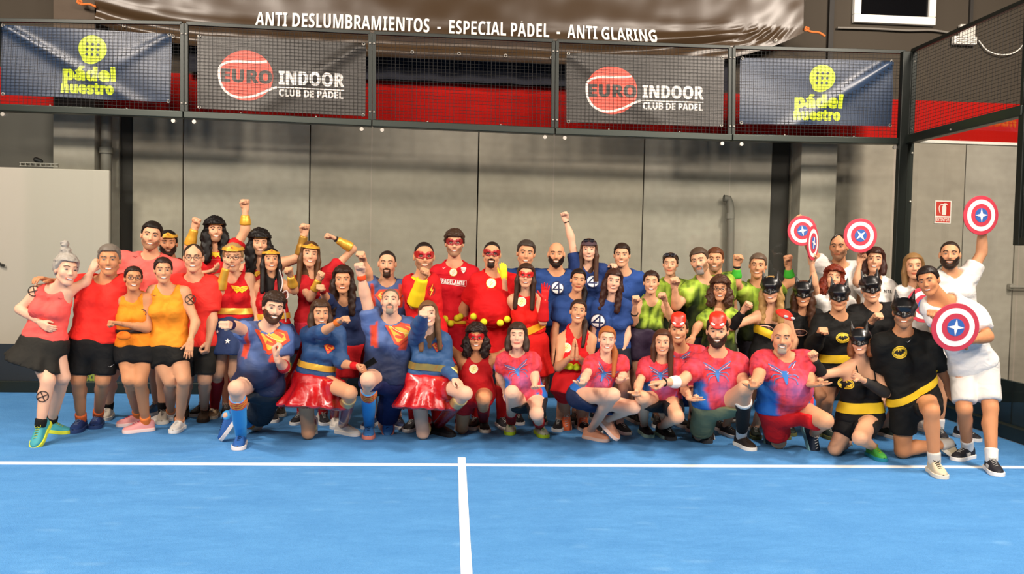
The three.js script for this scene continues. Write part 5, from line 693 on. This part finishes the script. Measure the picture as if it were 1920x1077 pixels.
person({ n: 'woman in a red mask and red dress holding up an open red-gloved hand', g: 'f', z: 1.86, f: [986, 494, 541, 0, 0, 3], S: [962, 564, 1011, 566], Q: [992, 645, 0], A: [950, 580, -0.2, 945, 520, -0.12, 'relax', 180], B: [1018, 604, 0.12, 1021, 563, 0.16, 'open', 0, [0.05, 1, 0]], L: [975, 710, 0, 970, 775, 'f', 5], R: [1010, 710, 0, 1012, 775, 'f', 5], glove: [[1.25, 2.2, 0.12], [0.95, 0.03, 0.05]], sk: 'l', hair: ['long', 0x3a251a], hx: { eyemask: 0xc01814 }, t: { c: 0xd5170f, hem: -0.09, neck: 'crew' }, k: { T: 'skirt', c: 0xcf1510, to: [1002, 706, 0], r: 0.19 }, sock: [0xa01318, 0.9], x: [emblem('boltyellow', 978, 566, 0.095, 0.095), band(1, 0.05, 1, cloth_mat(0xc41318), 'long_glove', 0.012), belt(0xf0a01c, 0.13, 0.06, 0.022, 'sash', 0.35)] });
person({ n: 'crouching woman with big dark curls and a red eye mask, arms spread', g: 'f', z: 2.22, f: [893, 611, 656, 0, 0, 0], S: [867, 676, 921, 676], Q: [890, 742, 0], A: [842, 652, -0.12, 812, 655, -0.28, 'relax', 0], B: [948, 660, -0.14, 974, 664, -0.3, 'relax', 0], L: [866, 802, 'k', 864, 780, -0.42, 0, 60], R: [906, 748, 0.34, 907, 788, 'f', 4], sk: 't', hair: ['curly', 0x221511], hx: { eyemask: 0xb01318 }, t: { c: 0xb3141a, hem: 0.05 }, k: { c: 0xa81218, L: 0.4 }, sock: [0x7d1019, 0.6], shoe: [0x171617, 0xcfc8bc, 0x171617], x: [emblem('boltyellow', 888, 692, 0.085, 0.085)] });
person({ n: 'squatting woman with closed eyes and brown bob, red and blue printed shirt, lime shoes', g: 'f', z: 2.42, f: [970, 605, 656, -2, 6, 0], S: [946, 678, 998, 678], Q: [988, 752, -0.02], A: [937, 705, -0.06, 948, 735, -0.1], B: [1003, 704, 0.06, 1002, 727, '+', 'open', 180, [0, 0.15, 1]], L: [960, 736, 0.42, 958, 792, 'f', -8], R: [1006, 776, 0.36, 1012, 797, 'f', 10], sk: 'p', eye: 0.25, hair: ['bob', 0x36241a], shut: 1, t: { pat: 'web', sl: 0.62, hem: 0.02 }, k: { c: 0x1b1a1b, L: 0.86, e: 0.017, fl: 1 }, sock: [0xa01a1c, 0.34], shoe: [0xb5b9a2, 0xb4d62e, 0x3fb46a], x: [emblem('crawler', 970, 696, 0.22, 0.17)] });
// blue tees with a number
person({ n: 'grinning grey-haired man in a plain blue tee behind the red-gloved woman', g: 'm', z: 1.25, f: [986, 450, 502, 3, 0, 5], S: [955, 521, 1020, 521], sk: 'm', hair: ['short', 0x3c332c], t: { c: NAVY, sl: 0.6 }, k: { c: 0x1d2436 } });
person({ n: 'bald man with a full dark beard in a blue number tee', g: 'm', z: 1.3, f: [1043, 453, 502, 0, 0, 0], S: [1014, 521, 1071, 521], sk: 'm', hair: ['bald', 0x1c1411], hx: { beard: 0x2a1d16 }, t: { c: NAVY, sl: 0.6 }, k: { c: 0x1d2436 }, x: [emblem('four', 1045, 540, 0.135, 0.135)] });
person({ n: 'long-haired woman in a navy number tee with one arm stretched high', g: 'f', z: 1.3, f: [1104, 448, 492, 0, 3, 0], S: [1081, 505, 1128, 508], A: [1071, 446, 0, 1061, 414, 0, 'fist', 0], B: [1140, 516, -0.14, 1144, 500, -0.02, 'relax', 0, [0.2, 0.3, 1]], sk: 'p', hair: ['long', 0x4a3022], hx: { bandana: 0x4c3a40, shades: 1 }, t: { c: 0x1f3569, sl: 0.5, neck: 'scoop' }, k: { c: 0x1d2436 }, x: [emblem('four', 1111, 528, 0.13, 0.13), band(0, 0.86, 0.95, 0x2a221c)] });
person({ n: 'dark-haired man in a plain blue tee beside the raised arm', g: 'm', z: 1.25, f: [1166, 456, 502, -3, 0, 0], S: [1142, 528, 1198, 526], sk: 'l', hair: ['short', 0x2a1c14], t: { c: 0x28498c, sl: 0.65 }, k: { c: 0x1d2436 } });
person({ n: 'woman with a dark ponytail and a faint smile in a blue tee', g: 'f', z: 1.66, f: [1084, 504, 548, 5, 0, 5], S: [1050, 572, 1108, 572], Q: [1072, 655, 0], A: [1040, 622, 0.04, 1036, 668, 0.08, 'relax', 90], sk: 'm', shut: 1, hair: ['pony', 0x1c1210], t: { c: NAVY, sl: 0.62 }, k: { c: 0x171a26, L: 0.5 }, shoe: [0x222226, WH] });
person({ n: 'woman with long auburn hair tilting her head, number printed low on her blue tee', g: 'f', z: 1.78, f: [1150, 507, 549, 5, 0, 8], S: [1124, 576, 1174, 578], Q: [1146, 655, 0], B: [1176, 628, 0.05, 1164, 668, 0.1, 'relax', -90], sk: 'p', hair: ['wave', 0x381f17], t: { c: 0x23407a, sl: 0.62 }, k: { c: 0x171a26, L: 0.5 }, shoe: [0x222226, WH], x: [emblem('four', 1121, 602, 0.14, 0.14)] });
person({ n: 'kneeling woman in a red tank dress, palms together, green balls on her belt', g: 'f', z: 2.16, f: [1084, 561, 609, 3, 9, 6], S: [1054, 638, 1108, 638], Q: [1077, 718, 0], A: [1046, 690, 0.1, 1073, 668, 0.24, 'open', 90, [0.05, 1, 0.1]], B: [1104, 688, 0.1, 1081, 668, 0.24, 'open', -90, [-0.05, 1, 0.1]], L: [1056, 786, 'k', 1062, 775, -0.45, 0, 60], R: [1092, 788, 'k', 1094, 775, -0.45, 0, 60], sk: 'm', hair: ['pony', 0x33221a], t: { c: 0xcf171b, hem: -0.09 }, k: { T: 'skirt', c: 0xcf171b, to: [1066, 744, 0.04], r: 0.185, th: [0.3, 0.3], am: 0.006 }, shoe: [0xd8653a, 0xe0a080], x: [emblem('boltyellow', 1062, 652, 0.09, 0.09), emblem('tick', 1050, 628, 0.04, 0.02), belt(0xd8cf3a, 0.15, 0.03), balls([[1056, 686], [1069, 688], [1081, 689]], 0xc8dc28)] });
person({ n: 'crouching red-haired woman with a long braid, hands flicking forward, peach shoes', g: 'f', z: 2.46, f: [1138, 613, 661, 5, 0, 3], S: [1111, 684, 1163, 682], Q: [1100, 748, -0.05], A: [1098, 706, '+', 1091, 722, '+', 'web', 180, [-0.15, 0.3, 1]], B: [1168, 706, 0.05, 1161, 716, '+', 'web', 180, [-0.1, 0.3, 1]], L: [1150, 741, 0.45, 1108, 806, 'f', 48], R: [1188, 764, 0.32, 1140, 785, -0.15, 60, 40], sk: 'p', hair: ['pony', 0xa05c2c], t: { pat: 'web', sl: 0.62, hem: 0.0 }, k: { c: 0x1e2b4a, L: 0.45, e: 0.025 }, shoe: [0xe5a07c, 0xf0cdbc, 0xf2b89a], x: [emblem('crawler', 1132, 702, 0.22, 0.17)] });
// green shirts
person({ n: 'smiling woman with tied hair in a green and black top, both fists up, purple shorts', g: 'f', z: 1.72, f: [1221, 507, 553, 0, 0, 0], S: [1196, 575, 1243, 575], Q: [1210, 636, 0], A: [1188, 606, 0.06, 1191, 568, 0.22, 'fist', 0], B: [1260, 600, 0.05, 1246, 562, 0.18, 'fist', 0], L: [1196, 715, 0.02, 1197, 775, 'f', -5], R: [1228, 715, 0.02, 1232, 775, 'f', 5], sk: 'l', hair: ['tied', 0x2c1c15], t: { pat: 'lime', hem: -0.09 }, k: { c: 0x2e2236, L: 0.5, satin: 1, e: 0.025 }, shoe: [0x2a2a2e, 0x9a9a92], x: [band(0, 0.45, 0.52, BLK)] });
person({ n: 'woman with sunglasses pushed up on her hair in a green top', g: 'f', z: 1.46, f: [1257, 474, 518, -5, 0, 0], S: [1234, 540, 1285, 540], sk: 'l', shut: 1, hair: ['tied', 0x3a281c], hx: { shades: 1 }, t: { pat: 'lime', sl: 0.5 }, k: { c: 0x23212b } });
person({ n: 'grey-goateed man tilting his head, green shirt, elbow bent with fist up', g: 'm', z: 1.62, b: 1.12, f: [1312, 464, 516, -12, -3, -12], S: [1292, 546, 1362, 530], A: [1268, 574, 0.14, 1265, 538, 0.24, 'fist', 0], sk: 'l', shut: 1, hair: ['short', 0x4b3a2c], hx: { goatee: 0x8a8078, stubble: 0x9a7256 }, t: { pat: 'lime', sl: 0.55 }, k: { c: 0x23212b, L: 0.7 }, shoe: [0x2a2a2e, WH] });
person({ n: 'russet-haired man half hidden behind the head-tilting green shirt', g: 'm', z: 1.15, f: [1341, 464, 511, -3, 0, 0], S: [1316, 530, 1372, 526], sk: 'm', hair: ['short', 0x5a3420], hx: { stubble: 0x9a7256 }, t: { pat: 'lime', sl: 0.6 }, k: { c: 0x23212b } });
person({ n: 'curly-haired woman with glasses resting her fist below her chin, green shirt', g: 'f', z: 1.88, f: [1350, 521, 564, 0, 0, 0], S: [1326, 596, 1374, 596], Q: [1346, 668, 0], A: [1308, 612, 0.06, 1298, 634, 0.12, 'relax', 0], B: [1370, 612, 0.14, 1352, 588, 0.28, 'fist', 0], sk: 'm', hair: ['curly', 0x442a1c], hx: { glasses: 0x2a1c18 }, t: { pat: 'lime', sl: 0.6, neck: 'v' }, k: { c: 0x23212b, L: 0.5 }, shoe: [0x2a2a2e, WH] });
person({ n: 'man in a green shirt with both fists up and bright green wristbands', g: 'm', z: 1.5, f: [1421, 475, 523, -3, 0, 3], S: [1394, 550, 1452, 548], A: [1380, 532, 0.12, 1382, 497, 0.16, 'fist', 0], B: [1481, 530, 0.06, 1478, 498, 0.1, 'fist', 0], sk: 'm', hair: ['short', 0x5a4a3c], brow: 0x4a3a2e, t: { pat: 'lime', sl: 0.5 }, k: { c: 0x23212b, L: 0.7 }, shoe: [0x2a2a2e, WH], x: [band(0, 0.3, 0.78, 0x3ba52e), band(0, 0.82, 0.95, BLK), band(1, 0.3, 0.78, 0x3ba52e)] });
// black eared masks
person({ n: 'wavy blonde woman in a black eared mask, forearm across, yellow belt', g: 'f', z: 1.92, f: [1446, 520, 570, -8, 0, -3], S: [1421, 594, 1473, 594], Q: [1440, 668, 0], A: [1372, 614, 0.12, 1396, 580, 0.24, 'fist', 0], B: [1490, 640, -0.02, 1482, 670, 0], sk: 'l', hair: ['wave', 0xa07c4a], hx: { catmask: 1 }, t: { c: 0x121212, tube: 1, strap: 1 }, k: { c: BLK, L: 0.4, e: 0.018 }, x: [emblem('batline', 1436, 618, 0.16, 0.08), band(0, 0.0, 0.82, cloth_mat(0x141414), 'gauntlet', 0.009), belt(0xd9b322, 0.2, 0.07, 0.022, 'belt', -0.35)], shoe: [0x26332e, 0x6a6a3a] });
person({ n: 'grinning brown-haired woman in a black eared mask next to the bald man', g: 'f', z: 1.78, f: [1506, 528, 577, 0, 0, 0], S: [1480, 594, 1530, 594], Q: [1504, 668, 0], sk: 'm', hair: ['wave', 0x4a2f20], hx: { catmask: 1 }, t: { c: 0x131313, sl: 0.4 }, k: { c: BLK, L: 0.4 }, x: [emblem('batline', 1500, 624, 0.15, 0.07)], shoe: [0x26332e, 0x6a6a3a] });
person({ n: 'man in an upright black eared mask and long black sleeves, fist at his chest', g: 'm', z: 2.02, f: [1573, 533, 584, 0, 0, 0], S: [1540, 606, 1608, 606], Q: [1574, 700, 0], A: [1524, 650, 0.06, 1538, 626, 0.26, 'fist', 0], B: [1625, 655, -0.05, 1602, 690, -0.05], L: [1550, 750, 0.0, 1548, 800, 'f', 0], R: [1590, 750, 0.0, 1592, 800, 'f', 0], sk: 'm', shut: 1, hair: ['buzz', 0x2a1c14], hx: { catmask: 1 }, t: { c: 0x121211, sl: 1.9, hem: 0.02 }, k: { c: 0x121211, L: 0.45 }, x: [emblem('bat', 1580, 634, 0.14, 0.1), belt(0xd9b322, 0.14, 0.07)], shoe: [0x26332e, 0x6a6a3a] });
person({ n: 'man tilting his head in a black eared mask, forearm raised before him', g: 'm', z: 1.88, f: [1633, 517, 569, 8, 0, -8], S: [1604, 588, 1672, 584], Q: [1642, 690, 0], A: [1612, 628, 0.12, 1637, 600, 0.3, 'fist', 0], sk: 'l', hair: ['buzz', 0x2a1c14], hx: { catmask: 1 }, t: { c: 0x141414, sl: 0.55 }, k: { c: BLK }, x: [band(0, 0.0, 0.85, cloth_mat(0x181818), 'gauntlet', 0.012)], shoe: [0x26332e, 0xcfc8bc] });
// white tees with round shields
person({ n: 'serious man with receding dark hair in a white tee behind the red-curled woman', g: 'm', z: 1.2, f: [1573, 439, 489, -10, 0, 0], S: [1546, 506, 1603, 506], A: [1522, 470, 0.06, 1501, 424, 0.1, 'grip', 0], sk: 'm', shut: 1, hair: ['recede', 0x241914], hx: { stubble: 0x9a7256 }, t: { c: WH, sl: 0.65 }, k: { c: WH } });
person({ n: 'woman with red curls in a white tee, chin lifted, one arm up', g: 'f', z: 1.66, f: [1563, 500, 546, 3, 10, 6], S: [1540, 570, 1590, 570], A: [1527, 534, 0.06, 1522, 494, 0.1, 'grip', 0], sk: 'l', hair: ['curly', 0x6a2615], t: { c: WH, sl: 0.45, neck: 'v' }, k: { c: WH } });
person({ n: 'woman with a dark bob in a white tee with three letters, arm up', g: 'f', z: 1.4, f: [1640, 464, 513, 0, 5, 3], S: [1618, 540, 1668, 540], A: [1606, 530, 0.14, 1612, 492, 0.16, 'grip', 0], sk: 'l', hair: ['bob', 0x351c16], t: { c: WH, sl: 0.65 }, k: { c: WH }, x: [emblem('ntl', 1664, 547, 0.09, 0.04), emblem('crest', 1661, 531, 0.05, 0.03)] });
person({ n: 'woman with long dark-blonde hair in a white tee before the steel post', g: 'f', z: 1.6, f: [1713, 475, 525, 5, 0, -4], S: [1690, 550, 1738, 550], sk: 'l', shut: 1, hair: ['long', 0x83633c], t: { c: WH, sl: 0.5, neck: 'v' }, k: { c: WH }, shoe: [WH, WH] });
person({ n: 'bearded man in a white tee stretching one arm straight up', g: 'm', z: 1.95, b: 1.1, f: [1781, 451, 506, 0, 3, 0], S: [1757, 526, 1815, 520], B: [1841, 474, 0, 1842, 406, 0.05, 'grip', 0], Q: [1790, 620, 0], sk: 'm', hair: ['buzz', 0x2a1e17], hx: { beard: 0x32231a }, t: { c: WH, sl: 0.55, neck: 'v' }, k: { c: WH, L: 0.8 }, shoe: [0x2a2a2e, WH], sock: [WH, 0.2], x: [emblem('darktick', 1786, 517, 0.05, 0.02)] });
person({ n: 'dark-haired man in white tee and shorts leaning in, holding a shield at his chest', g: 'm', z: 2.95, f: [1741, 499, 556, -14, -5, -14], S: [1746, 578, 1830, 592], Q: [1826, 690, -0.12], A: [1768, 622, 0.12, 1754, 594, 0.28, 'fist', 0], B: [1852, 632, 0.12, 1812, 640, 0.26, 'grip', 90], L: [1808, 768, 0.0, 1814, 840, 'f', -62], R: [1857, 766, 0.05, 1859, 862, 'f', -18], sk: 't', hair: ['short', 0x1d1410], t: { c: WH, sl: 0.65, hem: 0.0 }, k: { c: 0xd6d2cb, L: 0.84, e: 0.017, fl: 1.7 }, sock: [0xe6e2dc, 0.22], shoe: [0x24242a, 0xf0ece6, 0xe8e4dc, 0xf0ece6] });
person({ n: 'big kneeling man in a black eared mask, black tee and yellow belt, front right', g: 'm', z: 2.8, b: 1.14, f: [1695, 558, 616, 0, 0, 0], S: [1654, 646, 1738, 646], Q: [1716, 758, -0.02], A: [1648, 694, -0.12, 1668, 722, -0.15], B: [1766, 692, -0.08, 1777, 722, -0.1, 'relax', 0], L: [1692, 846, 'k', 1780, 832, -0.12, 80, 35], R: [1746, 772, 0.42, 1752, 866, 'f', -12], sk: 't', hair: ['buzz', 0x2a1c14], hx: { catmask: 1, stubble: 0x9a7256 }, t: { c: 0x131310, sl: 0.95, hem: -0.02 }, k: { c: 0x111110, L: 0.6, e: 0.022 }, sock: [0xc9c4ba, 0.2], shoe: [0xcabda2, 0xddd5c4, 0x2a2622], x: [emblem('bat', 1687, 661, 0.13, 0.105), emblem('tick', 1703, 640, 0.05, 0.02), belt(0xd9b322, 0.13, 0.055, 0.022, 'belt', 0.3)] });
person({ n: 'squatting woman in a black eared mask, black strappy top and wide yellow belt', g: 'f', b: 1.08, z: 2.65, f: [1613, 618, 664, -6, 0, -4], S: [1588, 694, 1642, 696], Q: [1613, 788, -0.02], A: [1542, 704, 0.06, 1527, 674, 0.12, 'fist', 0], B: [1662, 738, 0.12, 1610, 709, 0.28, 'relax', 90], L: [1566, 842, 'k', 1590, 830, -0.36, 0, 60], R: [1612, 822, 0.42, 1637, 838, 'f', 0], sk: 'l', hair: ['bob', 0x7a4422], hx: { catmask: 1 }, t: { c: 0x131313, tube: 1, strap: 1, hem: 0.0 }, k: { c: 0x111111, L: 0.55, e: 0.018 }, shoe: [0x4fae4a, 0x2a8fa0, 0xcbe02e], x: [(c) => { for (const k of [-1, 1]) c.wadd('strap', tube([c.P(c.C, k * 0.075, -0.09, 0.1), c.P(c.C, k * 0.07, 0.0, 0.078), c.P(c.C, k * 0.065, 0.05, 0.03), c.P(c.C, k * 0.06, 0.03, -0.07)], 0.006, 16, 6), cloth_mat(0x15120f)); }, emblem('bat', 1585, 719, 0.12, 0.1), belt(0xdcb824, 0.13, 0.085), band(1, 0.0, 0.8, cloth_mat(0x35322f), 'gauntlet', 0.009), band(0, 0.1, 0.95, cloth_mat(0x1b1a19), 'gauntlet', 0.009)] });
// red and blue printed shirts, kneeling
person({ n: 'kneeling bald man with a small red cap, printed shirt and red shorts, both hands out', g: 'm', z: 2.66, b: 1.26, fat: 0.7, f: [1467, 604, 664, 0, 0, 0], S: [1431, 678, 1510, 678], Q: [1472, 768, -0.02], A: [1420, 712, '+', 1410, 726, '+', 'web', 180, [-0.25, 0.2, 1]], B: [1516, 708, 0.08, 1522, 722, '+', 'web', 180, [0.35, 0.15, 1]], L: [1460, 828, 'k', 1446, 806, -0.42, 0, 60], R: [1548, 790, 0.3, 1526, 812, -0.2, 20, 60], sk: 'm', hair: ['bald', 0x6a5444], brow: 0x4a3628, hx: { goatee: 0x9a8c7c }, t: { pat: 'web', sl: 0.62, hem: 0.02 }, k: { c: 0xc51419, L: 0.78, e: 0.026 }, shoe: [0x1f2a3a, 0x6a9aa0],
  x: [emblem('crawler', 1472, 704, 0.27, 0.2), (c) => { const p = at(1470, 593, 2.84).sub(c.base); const m = c.add('mask', new THREE.SphereGeometry(0.08, 20, 12, 0, 7, 0, 1.5).scale(1, 0.62, 0.9), cloth_mat(0xc92c1c, { satin: 1 })); m.position.copy(p); m.rotation.set(0.5, 0.2, -0.35); for (const k of [-1, 1]) { const e = c.add('eye_patch', new THREE.SphereGeometry(0.022, 10, 8).scale(1.1, 0.55, 0.4).translate(k * 0.035, 0.024, 0.058), cloth_mat(0xe9e2da), m); } }] });
person({ n: 'kneeling bearded man with a red mask on his forehead, olive shorts, pointing sideways', g: 'm', z: 2.5, b: 1.12, f: [1345, 592, 652, 0, 0, 0], S: [1308, 686, 1385, 684], Q: [1347, 758, -0.02], A: [1278, 716, 0.15, 1242, 718, 0.25, 'point', 0], B: [1393, 714, 0.12, 1400, 724, '+', 'web', 180, [0.1, 0.25, 1]], L: [1313, 815, 'k', 1330, 798, -0.42, 0, 60], R: [1398, 728, 0.44, 1390, 818, 'f', 12], sk: 'l', hair: ['short', 0x271a13], hx: { beard: 0x33231a, topmask: 1 }, t: { pat: 'web', sl: 0.62, hem: 0.02 }, k: { c: 0x7a8060, L: 0.85, e: 0.026 }, sock: [BLK, 0.75, (q) => (q < 0.2 ? '#e6e2dc' : q > 0.94 ? '#d8d4cc' : '#141414')], shoe: [0x2f2723, 0xe0dcd4, 0x4a3e36], x: [emblem('crawler', 1345, 700, 0.26, 0.2), band(0, 0.2, 0.6, WH), band(0, 0.86, 0.96, BLK)] });
person({ n: 'man with a red white-eyed mask pushed up, behind the pointing man', g: 'm', z: 2.12, f: [1272, 592, 645, -2, 0, 0], S: [1240, 662, 1310, 666], Q: [1274, 740, 0], A: [1228, 700, -0.1, 1240, 735, -0.1], B: [1330, 690, -0.1, 1320, 720, -0.1], L: [1246, 770, 0.2, 1250, 800, 'f', 0], R: [1302, 740, 0.32, 1312, 805, 'f', 8], sk: 'm', hair: ['short', 0x3a2c22], hx: { topmask: 1 }, t: { pat: 'web', sl: 0.6 }, k: { c: 0x1c2c50, L: 0.6 }, sock: [BLK, 0.5], shoe: [0x1a1a1c, 0x3a3a3c], x: [emblem('crawler', 1272, 678, 0.24, 0.18)] });
person({ n: 'squatting brown-haired woman in a printed shirt, palms turned out, dark shoes', g: 'f', z: 2.42, f: [1242, 619, 666, 0, 0, 0], S: [1213, 686, 1270, 688], Q: [1240, 752, -0.02], A: [1198, 720, 0.14, 1193, 738, '+', 'web', 180, [-0.2, 0.0, 1]], B: [1284, 732, 0.08, 1294, 748, '+', 'web', 180, [0.4, 0, 1]], L: [1204, 746, 0.4, 1208, 797, 'f', 6], R: [1270, 782, 0.36, 1240, 800, 'f', 10], sk: 'l', hair: ['long', 0x4a2c1c], t: { pat: 'web', sl: 0.62, hem: 0.0 }, k: { c: 0x141416, L: 0.62, e: 0.018 }, shoe: [0x26262a, 0xa9d6c8, 0x26262a], x: [emblem('crawler', 1238, 704, 0.22, 0.17)] });

// ---------------------------------------------------------------- things held
function shield(label, x, y, z, r, tilt = 0, yaw = 0, rot = 0) {
  const t = thing('round_shield', label, 'shield', at(x, y, z).toArray(), 'round cardboard shields'); t.rotation.set(tilt, yaw, rot, 'YXZ');
  const disc = (name, R, z0, c) => mesh(name, new THREE.CylinderGeometry(R, R, 0.006, 64).rotateX(Math.PI / 2).translate(0, 0, z0), c, t);
  mesh('rim', new THREE.LatheGeometry([[0, -0.006], [r * 0.98, -0.006], [r, -0.003], [r, 0.002], [r * 0.985, 0.004], [0, 0.004]].map((q) => new THREE.Vector2(...q)), 64).rotateX(Math.PI / 2), shieldM[0], t);
  disc('white_ring', r * 0.8, 0.0025, shieldM[1]); disc('red_ring', r * 0.575, 0.0045, shieldM[0]); disc('blue_disc', r * 0.36, 0.0065, shieldM[2]);
  const s = new THREE.Shape(); for (let i = 0; i < 8; i++) { const q = i % 2 ? 0.1 : 0.35, a = (i * Math.PI) / 4; s[i ? 'lineTo' : 'moveTo'](Math.sin(a) * q * r, Math.cos(a) * q * r); }
  mesh('star', new THREE.ExtrudeGeometry(s, { depth: 0.003, bevelEnabled: false }).translate(0, 0, 0.0095), shieldM[1], t);
}
const shieldM = [std(0xc03648, 0.5), std(0xf0e6e0, 0.5), std(0x2f5fa6, 0.5)];
shield('round shield held up highest left, half covered by a tilted shield', 1504, 433, 1.42, 0.145, 0, 0, 0.2);
shield('round shield turned edge-on and tilted, overlapping another shield', 1524, 456, 1.84, 0.16, 0, 0.85, -0.25);
shield('round shield held above the dark bob', 1613, 442, 1.66, 0.162, 0, 0, 0.7);
shield('round shield raised high by the bearded man in white', 1839, 404, 2.08, 0.176, 0, 0.1, 0.05);
shield('round shield half hidden behind the leaning man in white', 1733, 572, 2.3, 0.155, 0, -0.1, 0.3);
shield('largest round shield, in front of the leaning man in white', 1791, 614, 3.33, 0.18, 0.05, -0.05, -0.05);
{ const p = at(694, 681, 2.6), t = thing('phone', 'black phone in the hand of the kneeling woman in the shiny skirt', 'phone', p.toArray()); t.rotation.set(-0.5, 0.3, -0.9);
  mesh('case', new RoundedBoxGeometry(0.052, 0.105, 0.009, 2, 0.004), M.black, t); mesh('screen', new RoundedBoxGeometry(0.047, 0.099, 0.002, 1, 0.0008).translate(0, 0, 0.005), std(0x08090c, 0.08), t); mesh('camera_lens', new THREE.CylinderGeometry(0.006, 0.006, 0.002, 12).rotateX(Math.PI / 2).translate(0.014, 0.042, -0.0055), std(0x1a1a1e, 0.1), t); }
renderer.render(scene, camera);
